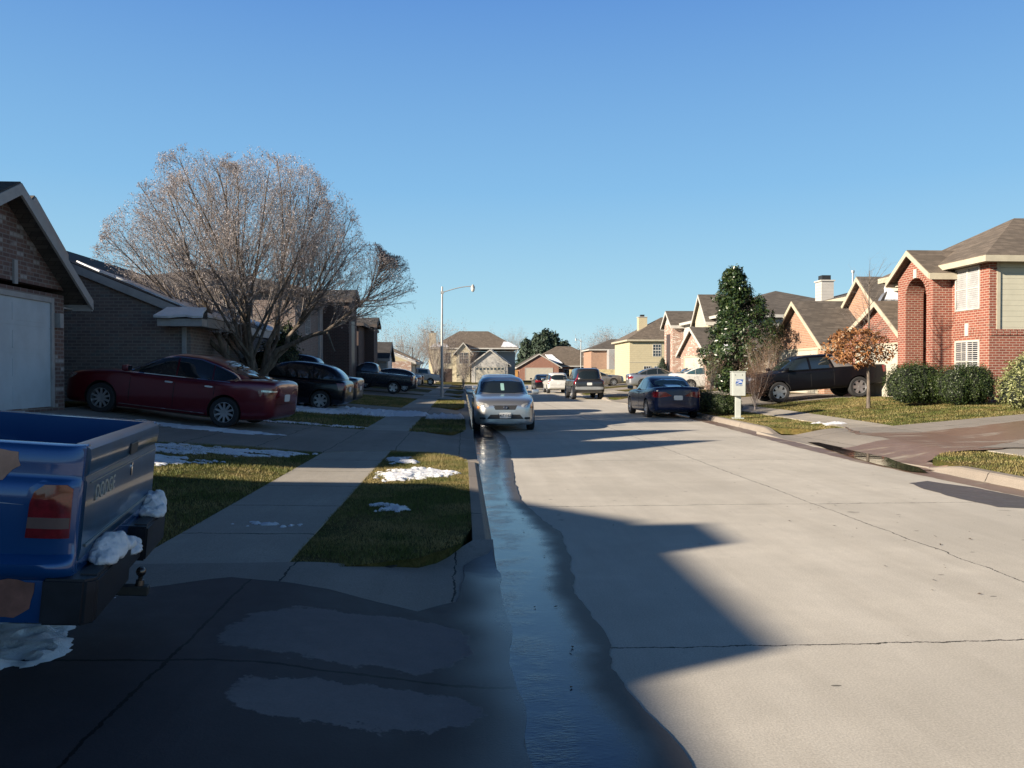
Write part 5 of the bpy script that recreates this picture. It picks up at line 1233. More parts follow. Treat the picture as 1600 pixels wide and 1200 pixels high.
# dark hatchback on the second drive, rear to the street
HD = PI-R_(3)
car(HATCH, 'parked_car', 'black hatchback on the drive behind the trunk of the large bare tree', 'car', P_BLK, along(508, 27.0, HD, -1.32)+(None,), HD, '7', tail='mid')
car(scaled(SUV, 1, 1, 1), 'parked_car', 'dark suv with a high curved roof behind the black hatchback', 'car', P_BLK, along(497, 31.5, HD, -2.1)+(None,), HD, '5', tail='tall')
car(SED, 'parked_car', 'dark sedan with its trunk showing just past the black hatchback', 'car', P_CHAR, along(556, 30.5, HD, -2.3)+(None,), HD, '5')
# dark pickup
car(TRK, 'pickup_truck', 'dark single cab pickup side on in front of the brick houses', 'pickup truck', P_DKB, along(645, 49, PI, -2.7)+(None,), PI, '5', tail='tall', detail=True)
car(scaled(HATCH, 1.02, 1, 1), 'parked_car', 'dark car with a rounded roof directly behind the bed of the dark pickup', 'car', P_CHAR, along(650, 55.5, PI, -2.1)+(None,), PI, '7', tail='mid')
car(SED, 'parked_car', 'silver tailed sedan in the row behind the dark pickup', 'car', P_SLB, along(657, 70, PI, -2.4)+(None,), PI, '7')
car(SED, 'parked_car', 'dark sedan farthest of the row before the white pickup', 'car', P_BLK, along(661, 73.5, PI, -2.4)+(None,), PI, '7')
TRKW = dict(TRK, gh=[(a, b-.9, c, d) for a, b, c, d in TRK['gh']], side=[[(.95, 1.21), (.55, 1.52), (.42, 1.6), (.0, 1.62), (-.05, 1.21)], [(-.15, 1.21), (-.12, 1.62), (-1.1, 1.60), (-1.25, 1.21)]], seams=[.92, -.1, -1.3], bed=(-2.6, -1.65))
car(TRKW, 'pickup_truck', 'white pickup side on far down the left side by the lamp post', 'pickup truck', P_WHT, along(689, 88, PI, -2.7)+(None,), PI, '5', tail='tall', glassm=CGLB)
# right kerb
car(SED, 'parked_car', 'navy blue sedan seen from behind at the right kerb', 'car', P_NAVY, (7.52, 29.9), R_(90), '10', glassm=CGLB)
suv, sk = car(scaled(SUV, 1.02, 1.03, 1.06), 'parked_car', 'charcoal suv seen from behind at the right kerb', 'car', P_CHAR, (7.65, 50.2), R_(90), '6', tail='tall', rack=True, clad=TRIMB)
sk.panel('rear_bumper', suv, (-1, 0, 0), rrect(-.86, .86, .60, .78, .05), pbr('worn silver bumper', (.35, .36, .36), .4, .5), .05, .08, .1)
car(scaled(SUV, .92, .93, .90, r=.33), 'parked_car', 'white hatchback parked ahead of the charcoal suv', 'car', P_WHT, (7.55, 64.5), R_(90), '7', tail='tall')
car(scaled(SED, .95, .97, 1), 'parked_car', 'small black car farthest along the right kerb', 'car', P_BLK, (7.6, 76.2), R_(90), '7')
# right driveways
car(SED, 'parked_car', 'tan grey sedan showing its nose to the right of the charcoal suv', 'car', P_TAN, along(974, 73, 0, 2.45)+(None,), 0, '7')
car(SED, 'parked_car', 'silver sedan on the drive in front of the pale yellow house', 'car', P_SLB, along(981, 62, R_(-2), -2.4)+(None,), R_(-2), '7')
car(SED, 'parked_car', 'white sedan on a drive beyond the navy sedan, half behind bare shrubs', 'car', P_WHT, along(1049, 51, R_(-2), -2.4)+(None,), R_(-2), '7', glassm=CGLB)
car(scaled(HATCH, .95, 1, .98), 'parked_car', 'white car whose windshield shows just behind the white sedan', 'car', P_WHT, along(1062, 54.5, R_(-2), -2.0)+(None,), R_(-2), '7')
# black sport utility pickup
AV = dict(zb=[(-2.8, .60), (-2.65, .50), (-1.5, .42), (1.5, .40), (2.65, .42), (2.8, .5)],
          zt=[(-2.8, 1.22), (-2.77, 1.28), (-1.3, 1.30), (-.5, 1.25), (.8, 1.23), (1.5, 1.22), (2.0, 1.18), (2.5, 1.12), (2.72, 1.04), (2.8, .8)],
          hw=[(-2.8, .95), (-2.7, 1.0), (2.2, 1.0), (2.6, .95), (2.8, .8)],
          gh=[(1.15, -1.80, 1.72, .97), (1.27, -1.66, 1.50, .94), (1.4, -1.46, 1.32, .91), (1.58, -1.20, 1.08, .865), (1.72, -.98, .86, .815), (1.81, -.8, .6, .72), (1.85, -.55, .3, .5)],
          ax=(-1.65, 1.65), r=.42, ww=.27, H=1.85,
          side=[[(1.40, 1.28), (1.08, 1.56), (.88, 1.69), (.42, 1.735), (.38, 1.28)], [(.28, 1.28), (.32, 1.735), (-.42, 1.72), (-.58, 1.28)]],
          ws=[(-.82, 1.30), (.82, 1.30), (.70, 1.71), (-.70, 1.71)], rw=[(-.66, 1.38), (.66, 1.38), (.6, 1.68), (-.6, 1.68)], seams=[1.25, .33, -.62], belt=1.22, sh=.06, flat=1, gex=6)
P_BLK2 = paint('deep black truck paint', (.003, .003, .005), .4, 0, .02); q_ = P_BLK2.node_tree.nodes['Principled BSDF']; q_.inputs['Coat Weight'].default_value = .15; q_.inputs['Specular IOR Level'].default_value = .2
ck = along(1165, 33.4, PI, 2.8); av, sk = car(AV, 'pickup_truck', 'black crew cab pickup side on before the white garage of the red brick house', 'pickup truck', P_BLK2, (ck[0], ck[1], None), PI-R_(2), '6', tail='tall', rim=RIMS, glassm=CGL)
GRYP = pbr('weathered grey plastic', (.16, .15, .15), .7)
for sd in (1, -1):
    sk.panel('sail_panel', av, (0, sd, 0), [(.68*sd, 1.29), (.52*sd, 1.70), (.70*sd, 1.75), (.95*sd, 1.70), (1.55*sd, 1.33), (1.62*sd, 1.29)], GRYP, .012, .02, .1)
sk.panel('bed_cover', av, (0, 0, 1), [(-2.7, -.88), (-1.95, -.88), (-1.95, .88), (-2.7, .88)], TRIMB, .03, .03, .3)
m = B(); box(m, -2.95, -2.78, -.95, .95, .50, .70, .03); obj('rear_bumper', m, P_BLK, av, smooth=True)
# ================================================================== blue pickup in the foreground
P_BLUE = paint('bright blue truck paint', (.004, .062, .21), .24, .25, .06); PRIMER = pbr('peach primer', (.42, .24, .17), .8, vs=6, var=.2); BEDI = pbr('bed interior blue', (.004, .022, .10), .45, vs=4, var=.3)
GREYT = pbr('tailgate worn blue grey', (.012, .072, .16), .3, .5, .5, .25, 3)
rzb = R_(191.4); nearc = Vector((-1.66, 3.40)); RX, HWB = -2.6, .93
ll = Vector((RX, HWB)); cs, sn = math.cos(rzb), math.sin(rzb); org = nearc-Vector((cs*ll.x-sn*ll.y, sn*ll.x+cs*ll.y))
bt = thing('pickup_truck', 'bright blue pickup with peach primer patches, tailgate towards the street in the left foreground', 'pickup truck', (org.x, org.y, .30), rzb); bt.rotation_euler = (0, -R_(5.4), rzb); bt.location.z = .40
prof = [(.80, .55), (.88, .49), (.905, .40), (.925, .41), (.935, .50), (.93, .585), (.945, .60), (.962, .625), (.962, .655), (.945, .675), (.925, .69), (.93, .80), (.935, .92), (.93, .985), (.918, 1.0), (.914, 1.02), (.918, 1.06), (.912, 1.115), (.90, 1.138), (.87, 1.145), (.80, 1.14), (.80, .95)]
def zrear(x): return 0
for sd in (1, -1):
    xs = [RX+.004, RX+.012, RX+.03, RX+.055, RX+.09, RX+.14, RX+.2]+[RX+.2+(1.64)*i/14 for i in range(1, 15)]; bm = B(); rings = []
    for x in xs:
        e = max(0, 1-(x-RX)/.10); inset = .075*(1-math.sqrt(max(0, 1-e*e)))
        rings.append([bm.verts.new((x, sd*(y-inset if y > .86 else y), z)) for y, z in prof])
    for a, b in zip(rings, rings[1:]):
        for k in range(len(prof)-1): bm.faces.new((a[k], a[k+1], b[k+1], b[k]))
    bm.faces.new(rings[0]); bm.faces.new(rings[-1])
    o = obj('bed_side', fixn(bm), P_BLUE, bt, smooth=True); wells(o, (-1.42,), .36, HWB, WELL)
    bsk = Skin([o])
    d = (0, sd, 0)
    tl = [(.028, .76), (.028, 1.005-.03), (.05, 1.0-.02), (.13, .985), (.165, .955), (.178, .90), (.185, .76)]
    bez = [(.012, .735), (.012, .975), (.035, .998), (.14, 1.0), (.185, .965), (.20, .90), (.205, .735)]
    def sm(pts): return [(-(RX+u)*sd, v) for u, v in pts]
    hz = bsk.panel('tail_light_bezel', bt, d, sm(bez), P_BLUE, .004, .02, .03, smooth=True)
    lo = bsk.panel('tail_light', bt, d, sm([(.028, .76), (.028, .965), (.05, .982), (.13, .98), (.165, .95), (.178, .90), (.185, .76)]), REDL, .013, .02, .03)
    bsk.panel('reversing_lens', lo, d, sm([(.03, .80), (.03, .845), (.18, .845), (.182, .80)]), pbr('smoky lens', (.14, .09, .08), .2, 0, .6), .016, .01, .03)
    if sd > 0:
        pp = [(.245, 1.105), (.30, 1.11), (.36, 1.10), (.55, 1.09), (.60, 1.02), (.5, .99), (.38, 1.0), (.33, .995), (.29, .99), (.255, 1.03), (.235, 1.05)]
        bsk.panel('primer_patch', bt, d, wobble(sm(pp), .02, .012, 20, 3), PRIMER, .003, .004, .05)
        pp = [(.135, .575), (.2, .585), (1.0, .585), (1.0, .44), (.20, .43), (.14, .47)]
        bsk.panel('primer_patch', bt, d, wobble(sm(pp), .03, .015, 12, 5), pbr('brown primer', (.22, .10, .075), .8, vs=6, var=.3), .004, .004, .06)
        bsk.panel('scratch', bt, d, sm([(.20, .893), (.55, .905), (.7, .87), (.7, .90), (.5, .925), (.35, .905)]), pbr('pale scratch', (.30, .33, .38), .6), .002, .003, .05)
# tailgate
bm = B(); tgp = [(RX+.0, .66), (RX-.006, .70), (RX-.006, .985), (RX+.002, .998), (RX+.002, 1.008), (RX-.010, 1.022), (RX-.014, 1.09), (RX-.008, 1.125), (RX+.012, 1.142), (RX+.05, 1.146), (RX+.062, 1.13), (RX+.062, .62), (RX+.01, .62)]
v0 = [bm.verts.new((x, -.848, z)) for x, z in tgp]; v1 = [bm.verts.new((x, .848, z)) for x, z in tgp]
for k in range(len(tgp)): bm.faces.new((v0[k], v1[k], v1[(k+1) % len(tgp)], v0[(k+1) % len(tgp)]))
bm.faces.new(v0); bm.faces.new(v1[::-1]); tg = obj('tailgate', fixn(bm), GREYT, bt, smooth=True)
bm = B(); box(bm, RX-.0135, RX-.0075, -.80, .80, .70, .712); box(bm, RX-.0125, RX-.0075, -.80, .80, .975, .980); obj('tailgate_crease', bm, pbr('worn bright edge', (.22, .25, .26), .35, .6), tg)
bm = B(); box(bm, RX-.020, RX-.011, -.16, .02, 1.022, 1.082, .004); hd = obj('tailgate_handle', bm, TRIMB, tg)
tb = text_mesh('DODGE', .10, .0025, 1.18, .001)
xf(tb, Matrix.Translation((RX-.0085, .50, .915)) @ Matrix.Rotation(R_(-90), 4, 'Z') @ Matrix.Rotation(R_(90), 4, 'X')); obj('lettering', tb, pbr('pale outline lettering', (.42, .42, .38), .4, .3), tg)
tb = text_mesh('fi', .10, .003, .8); xf(tb, Matrix.Translation((RX-.0085, -.10, .93)) @ Matrix.Rotation(R_(-90), 4, 'Z') @ Matrix.Rotation(R_(90), 4, 'X')); obj('badge', tb, CHROME, tg)
# bed floor, front wall, corner posts, lower valance
bm = B(); box(bm, RX+.063, -.78, -.795, .795, .68, .72)
for i in range(12): box(bm, RX+.065, -.79, -.76+i*.13, -.70+i*.13, .72, .735)
obj('bed_floor', bm, BEDI, bt)
bm = B(); box(bm, -.80, -.76, -.90, .90, .5, 1.14); obj('bed_front_wall', bm, P_BLUE, bt)
for sd in (1, -1):
    bm = B(); box(bm, -1.8, -1.05, *(sorted((sd*.55, sd*.798))), .721, .98, .04); obj('inner_wheel_housing', bm, BEDI, bt, smooth=True)
    bm = B(); box(bm, RX+.004, RX+.06, *(sorted((sd*.850, sd*.872))), .60, 1.13); obj('corner_post', bm, P_BLUE, bt)
bm = B(); box(bm, RX+.002, RX+.05, -.86, .86, .50, .655, .008); obj('rear_valance', bm, P_BLUE, bt)
# step bumper with hitch
DKBUMP = pbr('dark blue black bumper', (.009, .013, .022), .42, .3, vs=6, var=.35)
bm = B()
for sd in (1, -1):
    y0, y1 = sorted((sd*.22, .965 if sd > 0 else -.90)); prism(bm, [(RX-.10, y0), (RX-.10, y1-.05 if sd > 0 else y1), (RX-.06, y1), (RX+.10, y1), (RX+.10, y0)] if sd > 0 else [(RX-.10, y0+.05), (RX-.10, y1), (RX+.10, y1), (RX+.10, y0), (RX-.06, y0)], .41, .60)
box(bm, RX-.075, RX-.0, -.219, .219, .43, .53)
bmesh.ops.bevel(bm, geom=[e for e in bm.edges], offset=.010, segments=2, affect='EDGES')
bp = obj('bumper', fixn(bm), DKBUMP, bt, smooth=True)
for sd in (1, -1): bm = B(); box(bm, RX-.085, RX-.02, *sorted((sd*.27, sd*.88)), .600, .605); obj('bumper_tread', bm, TRIMB, bp)
bm = B(); lathe(bm, [(.0005, .095), (.012, .094), (.021, .084), (.025, .070), (.021, .056), (.012, .048), (.011, .03), (.02, .028), (.022, .0), (.001, 0)], 20, 'z', (RX-.135, .10, .36)); hb = obj('hitch_ball', bm, pbr('worn steel ball', (.12, .10, .09), .25, .9), bt, smooth=True)
bm = B(); box(bm, RX-.18, RX-.0, .07, .13, .31, .36, .006); obj('hitch_bar', bm, BLK, bt)
# cab and hood from the shared pickup shape (out of frame to the left)
cabsp = dict(TRK, zb=[(-.76, .5), (.5, .46), (1.6, .42), (2.5, .42), (2.65, .5)], zt=[(-.76, 1.13), (-.4, 1.13), (.8, 1.12), (1.2, 1.13), (1.6, 1.12), (2.4, 1.05), (2.58, .95), (2.65, .8)], hw=[(-.76, .92), (-.6, .925), (2.1, .92), (2.45, .87), (2.65, .76)])
bo = obj('body', body_mesh(dict(cabsp, shoulder=.06)), P_BLUE, bt); subsurf(bo); wells(bo, (1.55,), .35, .92)
ca = obj('cabin', green_mesh(TRK['gh'], 7), P_BLUE, bt); subsurf(ca); bsk = Skin([bo, ca])
for sd in (1, -1): bsk.panel('side_window', bt, (0, sd, 0), [(-x*sd, z) for x, z in TRK['side'][0]], CGL, .006, .02)
bsk.panel('windshield', bt, (1, 0, 0), TRK['ws'], CGL, .006, .02); bsk.panel('rear_window', bt, (-1, 0, 0), TRK['rw'], CGL, .006, .02)
for x in (-1.42, 1.55):
    for y in (-1, 1): wheel(bt, x, y*.79, .35, .22, '5', RIMS)
# snow on the bumper
def lump(name, parent, x0, x1, y0, y1, z, h, label=None, seed=0):
    rnd = random.Random(seed); bm = B()
    for i in range(48):
        t = rnd.random(); b2 = B(); bmesh.ops.create_icosphere(b2, subdivisions=3, radius=1); r = rnd.uniform(.020, .045)*(1 if i < 30 else .5)
        cx, cy = x0+(x1-x0)*rnd.uniform(.15, .85), y0+(y1-y0)*rnd.uniform(.08, .92); hz = h*(1-abs((cy-(y0+y1)/2)/((y1-y0)/2))**2)*rnd.uniform(.5, 1)
        for v in b2.verts:
            n_ = v.co.normalized(); e = 1+.28*noise.noise(n_*1.7+Vector((i, seed, 0)))+.10*noise.noise(n_*6+Vector((i, 0, seed)))
            v.co = Vector((cx+n_.x*r*1.2*e, cy+n_.y*r*1.6*e, max(z-.004, z+hz*.5+n_.z*(hz*.55+.012)*e)))
        me = bpy.data.meshes.new('t'); b2.to_mesh(me); b2.free(); bm.from_mesh(me); bpy.data.meshes.remove(me)
    o = obj(name, bm, M_SNOW, smooth=True); m = o.modifiers.new('r', 'REMESH'); m.mode = 'VOXEL'; m.voxel_size = .008; m2 = o.modifiers.new('s', 'SMOOTH'); m2.iterations = 7; m2.factor = .6; apply_mods(o)
    for v in o.data.vertices: v.co += Vector((1, 1, 1))*noise.noise(v.co*45)*.006
    o.data.polygons.foreach_set('use_smooth', [True]*len(o.data.polygons)); return o
def on_truck(o, label):
    M = Matrix.Translation(bt.location) @ bt.rotation_euler.to_matrix().to_4x4(); o.data.transform(M); return tag(o, label, 'snow', kind='stuff')
on_truck(lump('snow_patch', None, RX-.105, RX+.0, .26, .70, .600, .10, seed=2), 'white clump of snow on the near end of the blue pickup bumper')
on_truck(lump('snow_patch', None, RX-.105, RX+.0, -.84, -.54, .600, .12, seed=5), 'white clump of snow on the far end of the blue pickup bumper')
on_truck(lump('snow_patch', None, RX-.09, RX-.005, -.10, .16, .528, .06, seed=8), 'small lump of snow beside the hitch ball')
# ================================================================== trees and plants
def barkm(name, c1, c2, sc=9):
    if name in MATS: return MATS[name]
    m, nt, b = new_mat(name); p = objc(nt); mp = N(nt, 'ShaderNodeMapping'); mp.inputs['Scale'].default_value = (1, 1, .3); L(nt, p, mp.inputs[0])
    n = noise_(nt, sc, 6, .75, mp.outputs[0]); L(nt, mixc(nt, ramp(nt, n, .35, .7), c1, c2), b.inputs['Base Color']); b.inputs['Roughness'].default_value = .9
    bump(nt, b, n, .8, .02); MATS[name] = m; return m
BARK = barkm('grey brown bark', (.07, .055, .045), (.20, .165, .13)); TWIG = barkm('pinkish brown twigs', (.17, .15, .14), (.34, .305, .29), 3); BARKD = barkm('dark bark', (.04, .032, .026), (.10, .08, .065))
BUD = leafmat('pale pink buds', [(.20, .165, .155), (.42, .37, .37), (.60, .56, .58)], .7, .25)
class Tubes:
    def __init__(s): s.v = []; s.q = []; s.n = 0
    def add(s, pts, rads, sides):
        base = s.n; P = [Vector(p) for p in pts]
        for i, p in enumerate(P):
            d = (P[min(i+1, len(P)-1)]-P[max(i-1, 0)]); d.normalize()
            a = d.cross(Vector((0, 0, 1)) if abs(d.z) < .9 else Vector((1, 0, 0))).normalized(); b = d.cross(a)
            for k in range(sides):
                t = 2*math.pi*k/sides; q = p+(a*math.cos(t)+b*math.sin(t))*rads[i]; s.v.append((q.x, q.y, q.z))
        for i in range(len(P)-1):
            for k in range(sides):
                k2 = (k+1) % sides; s.q += [base+i*sides+k, base+i*sides+k2, base+(i+1)*sides+k2, base+(i+1)*sides+k]
        s.n += len(P)*sides
    def make(s, name, mat, parent): return nmesh(name, np.array(s.v), 4, s.q, mat, parent, smooth=True)
class Leaves:
    def __init__(s): s.c = []
    def add(s, p, size, n=None): s.c.append((p[0], p[1], p[2], size, *(n if n else (0, 0, 0))))
    def make(s, name, mat, parent, asp=.5, up=0):
        C = np.array(s.c); n = len(C); ax = rng.normal(size=(n, 3)); ax[:, 2] += up; 
        nm = C[:, 4:7]*1.4+rng.normal(size=(n, 3))*.8; nm /= np.linalg.norm(nm, axis=1)[:, None]+1e-9
        a = np.cross(nm, ax); a /= np.linalg.norm(a, axis=1)[:, None]+1e-9; b = np.cross(nm, a)
        sz = C[:, 3:4]*rng.uniform(.6, 1.3, (n, 1)); o = C[:, :3]
        V = np.stack([o-a*sz*.5, o+b*sz*asp*.5+nm*sz*.08, o+a*sz*.5, o-b*sz*asp*.5+nm*sz*.08], 1)
        return nmesh(name, V.reshape(-1, 3), 4, np.arange(n*4), mat, parent)
def grow(T, LV, p, d, ln, r, lvl, P):
    """recursive limb; P: params"""
    nseg = P['seg'][lvl]; pts = [p.copy()]; rad = [r]; dd = d.copy(); out = False
    for i in range(nseg):
        dd = (dd+Vector((random.gauss(0, 1), random.gauss(0, 1), random.gauss(0, 1)))*P['wob'][lvl]+Vector((0, 0, P['up'][lvl]))).normalized()
        q = pts[-1]+dd*ln/nseg
        if P['env'] and (lvl > 0 or q.z > 3.0) and not P['env'](q): out = True; break
        pts.append(q); rad.append(r*(1-(i+1)/nseg*P['tap'][lvl]))
    if len(pts) < 2: return
    T[min(lvl, len(T)-1)].add(pts, rad, P['sides'][lvl])
    last = lvl+1 >= len(P['n'])
    if last:
        for k in range(P['bud']):
            t = random.random()**.7; i = min(int(t*(len(pts)-1)), len(pts)-2); LV.add(pts[i].lerp(pts[i+1], random.random())+Vector((random.gauss(0, .015), random.gauss(0, .015), random.gauss(0, .015))), P['bsize'])
        return
    n = P['n'][lvl+1]
    for k in range(n):
        t = P['start'][lvl]+(1-P['start'][lvl])*(k+random.random())/n; f = t*(len(pts)-1); i = min(int(f), len(pts)-2); q = pts[i].lerp(pts[i+1], f-i)
        ax = (pts[i+1]-pts[i]).normalized(); pr = ax.cross(Vector((random.gauss(0, 1), random.gauss(0, 1), random.gauss(0, 1)))).normalized()
        a = R_(random.uniform(*P['ang'])); nd = (ax*math.cos(a)+pr*math.sin(a)).normalized()
        rr = rad[i]*P['rr'][lvl]; grow(T, LV, q, nd, P['len'][lvl+1]*random.uniform(.65, 1.25)*(1.15-.45*t), rr, lvl+1, P)
def bare_tree(name, label, base, h, limbs, P, trunk_r, fork=.15, cat='tree', group=None, bark=None, twig=None, bud=None, extra=None, lean=0):
    o = thing(name, label, cat, base, 0, group); T = [Tubes(), Tubes()]; LV = Leaves(); tr = Tubes()
    f0 = Vector((0, 0, h*fork)); tr.add([(0, 0, -.1), (0.0, 0, .08), f0*.5+Vector((.02, 0, 0)), f0+Vector((0, 0, .1))], [trunk_r*1.35, trunk_r*1.1, trunk_r, trunk_r*.95], 12)
    for (dx, dy, dz, ln, r) in limbs: grow(T, LV, f0-Vector((0, 0, random.uniform(0, .1))), Vector((dx, dy, dz)).normalized(), ln, r, 0, P)
    if extra: extra(T, LV, P)
    tr.make('trunk', bark or BARK, o); T[0].make('limbs', bark or BARK, o)
    c = T[1].make('crown', twig or TWIG, o)
    if LV.c: LV.make('buds', bud or BUD, c, .7)
    return o
# ---- the big bare tree
tb_ = Q(405, 23.0); TB = Vector((tb_[0], tb_[1], .52)); DT = 23.0
def rel(px, py, D): x, y = Q(px, D); return Vector((x, y, CAMH-D*(py-HORY)/FPX))-TB
cc = rel(374, 400, 22.6)
def env1(q):
    d = q-cc; zz = d.z/2.9 if d.z > 0 else d.z/2.5
    e = (d.x/3.42)**2+(d.y/3.1)**2+zz**2+.38*noise.noise(q*.8)+.22*noise.noise(q*2.2)
    if e < 1: return True
    d2 = q-rel(570, 455, 22.3); return (d2.x/1.5)**2+(d2.y/1.3)**2+(d2.z/1.30)**2 < 1+.3*noise.noise(q*2)
P1 = dict(seg=[9, 6, 5, 3], wob=[.05, .08, .11, .14], up=[.03, .08, .08, .08], tap=[.86, .7, .7, .6], sides=[7, 4, 3, 3], n=[0, 12, 9, 6], start=[.06, .12, .1], ang=(20, 48), rr=[.42, .45, .62], len=[4.5, 2.0, 1.0, .42], env=env1, bud=3, bsize=.034)
limbs = []
f0_ = Vector((0, 0, 1.0)); nl = 40; tgs = []
for i in range(nl):
    # aim every limb at its own share of the crown surface
    z_ = 1-(i+.5)/nl*1.28; a = i*2.399963; r_ = math.sqrt(max(0, 1-z_*z_))
    tgs.append(cc+Vector((math.cos(a)*r_*3.3, math.sin(a)*r_*2.9, (z_*3.0 if z_ > 0 else z_*2.1))))
seeds_ = [tgs[k] for k in (1, 8, 12, 15, 19, 24, 29, 33)]
def boughs(T, LV, P):
    limb_right(T, LV, P); cl = {}
    for t in tgs: k = min(range(8), key=lambda q: (t-seeds_[q]).length); cl.setdefault(k, []).append(t)
    for k, ts in cl.items():
        mean = sum(ts, Vector())/len(ts); end = f0_+(mean-f0_)*.46+Vector((0, 0, -.15)); s0 = Vector((0, 0, random.uniform(.45, 1.0)))
        path = [s0.lerp(end, q)+Vector((random.gauss(0, .05), random.gauss(0, .05), -.28*math.sin(q*PI)*(end-s0).length*.35)) for q in np.linspace(0, 1, 7)]; path[0] = s0
        T[0].add(path, [.105, .10, .088, .078, .07, .06, .05], 9)
        for n_, t in enumerate(ts):
            i0 = random.choice((2, 3, 4, 5, 6)) if n_ else 6; p0 = path[i0]; dv = t-p0; ln = dv.length*1.12; dv.normalize(); dv.z -= .08
            grow(T, LV, p0, dv.normalized(), ln, random.uniform(.035, .05), 0, P)
def limb_right(T, LV, P):
    pts = [Vector((0, 0, .9)), rel(432, 548, 22.8), rel(487, 524, 22.6), rel(508, 519, 22.5), rel(545, 491, 22.4), rel(575, 465, 22.3), rel(589, 433, 22.2), rel(600, 398, 22.1)]
    T[0].add(pts, [.085, .075, .06, .055, .048, .04, .028, .01], 8)
    for a in range(3, 7):
        for k in range(11):
            q = pts[a].lerp(pts[a+1], random.random()) if a < 7 else pts[a]; ax = (pts[a+1]-pts[a]).normalized(); pr = ax.cross(Vector((random.gauss(0, 1), random.gauss(0, 1), random.gauss(0, 1)))).normalized()
            t = R_(random.uniform(20, 50)); grow(T, LV, q, (ax*math.cos(t)+pr*math.sin(t)+Vector((.35, 0, 0))).normalized(), random.uniform(.9, 1.7), .016, 1, dict(P, n=[0, 15, 7, 5]))
    T[0].add([rel(512, 519, 22.4), rel(517, 534, 22.3), rel(523, 549, 22.3)], [.035, .03, .022], 6)
random.seed(5)
bare_tree('bare_tree', 'large spreading leafless tree with pinkish buds, its crown rising over the left houses', TB, 6.0, [], P1, .19, .12, extra=boughs)
# ---- distant bare trees
PF = dict(seg=[6, 4, 3], wob=[.06, .1, .14], up=[.03, .06, .06], tap=[.8, .75, .6], sides=[5, 3, 3], n=[0, 13, 10], start=[.2, .1], ang=(18, 42), rr=[.4, .45], len=[6, 3.2, 1.6], env=None, bud=2, bsize=.12)
HAZE = barkm('hazy grey twigs', (.20, .17, .15), (.34, .29, .26), 2); PINKT = barkm('reddish twigs', (.26, .14, .11), (.38, .22, .18), 2)
def far_tree(px, D, h, w, label, tw=HAZE, seed=0, bz=.3, nl=9, name='bare_tree', cat='tree', group='leafless trees beyond the houses'):
    random.seed(seed); x, y = Q(px, D); k = h/7.5; P = dict(PF, len=[6*k, 3.0*k, 1.5*k], bsize=.10*k)
    lb = []
    for i in range(nl):
        a = 2*math.pi*i/nl+random.random(); s_ = w/h*.9*random.uniform(.35, 1); lb.append((math.cos(a)*s_, math.sin(a)*s_, 1, h*.8*random.uniform(.85, 1), .05*k))
    bare_tree(name, label, (x, y, bz), h, lb, P, .12*k, .12, cat, group, HAZE, tw, leafmat('dull twig tips', [(.22, .18, .15), (.30, .25, .22), (.38, .32, .29)], .8, .2))
far_tree(680, 112, 8.2, 8, 'leafless tree behind the lamp post, left of the cream house', seed=1, nl=12)
far_tree(632, 120, 8.5, 8, 'leafless tree above the brown roof on the left', seed=2)
far_tree(655, 150, 9.0, 9, 'faint far leafless tree behind the brown roofed house', seed=12)
far_tree(797, 190, 11, 9, 'leafless tree in the gap right of the cream house', seed=3)
far_tree(937, 150, 8.5, 9, 'rounded leafless tree left of the distant red brick house', seed=4, nl=12)
far_tree(962, 170, 10.5, 9, 'taller leafless tree behind the pale fence', seed=5, nl=10)
far_tree(978, 119, 5.0, 5, 'reddish leafless tree rising behind the pale fence', PINKT, seed=6, nl=10)
# crepe myrtle and shrubs
def shrub_bare(px, D, h, w, label, tw, seed, bz=.4, name='bare_shrub', n=16, group='leafless shrubs'):
    random.seed(seed); x, y = Q(px, D); k = h/2
    P = dict(PF, len=[h, .8*k, .4*k], wob=[.05, .1, .15], n=[0, 11, 7], bsize=.03*k, bud=2, seg=[5, 3, 2])
    lb = [(math.cos(a)*w/h*.55*q, math.sin(a)*w/h*.55*q, 1, h*random.uniform(.75, 1), .013*k) for a, q in [(random.uniform(0, 6.3), random.uniform(.1, 1)) for _ in range(n)]]
    bare_tree(name, label, (x, y, bz), h, lb, P, .04*k, .02, 'shrub', group, TWIG, tw, leafmat('dry shrub tips', [(.10, .06, .04), (.20, .12, .08), (.28, .18, .12)], .8, .2))
shrub_bare(724, 80, 3.6, 2.8, 'bare multi stemmed shrub in front of the cream house garage', TWIG, 21, .2)
shrub_bare(690, 84, 4.5, 2.5, 'slender young bare tree beside the lamp post', TWIG, 22, .3, n=6, name='young_tree')
SHR = barkm('reddish brown stems', (.10, .055, .04), (.22, .13, .09), 4); DRY = barkm('dry grey stems', (.20, .15, .11), (.34, .27, .20), 4)
shrub_bare(1180, 30.0, 1.6, 1.3, 'dense reddish bare shrub beside the nose of the black crew cab pickup', SHR, 23, .3, n=20)
shrub_bare(1108, 31.5, 1.9, 1.3, 'pale dry shrub in front of the white sedan', DRY, 24, .25, n=8)
shrub_bare(1192, 37, 2.6, 2.2, 'bare grey shrub against the wooden fence', DRY, 25, .5, n=12)
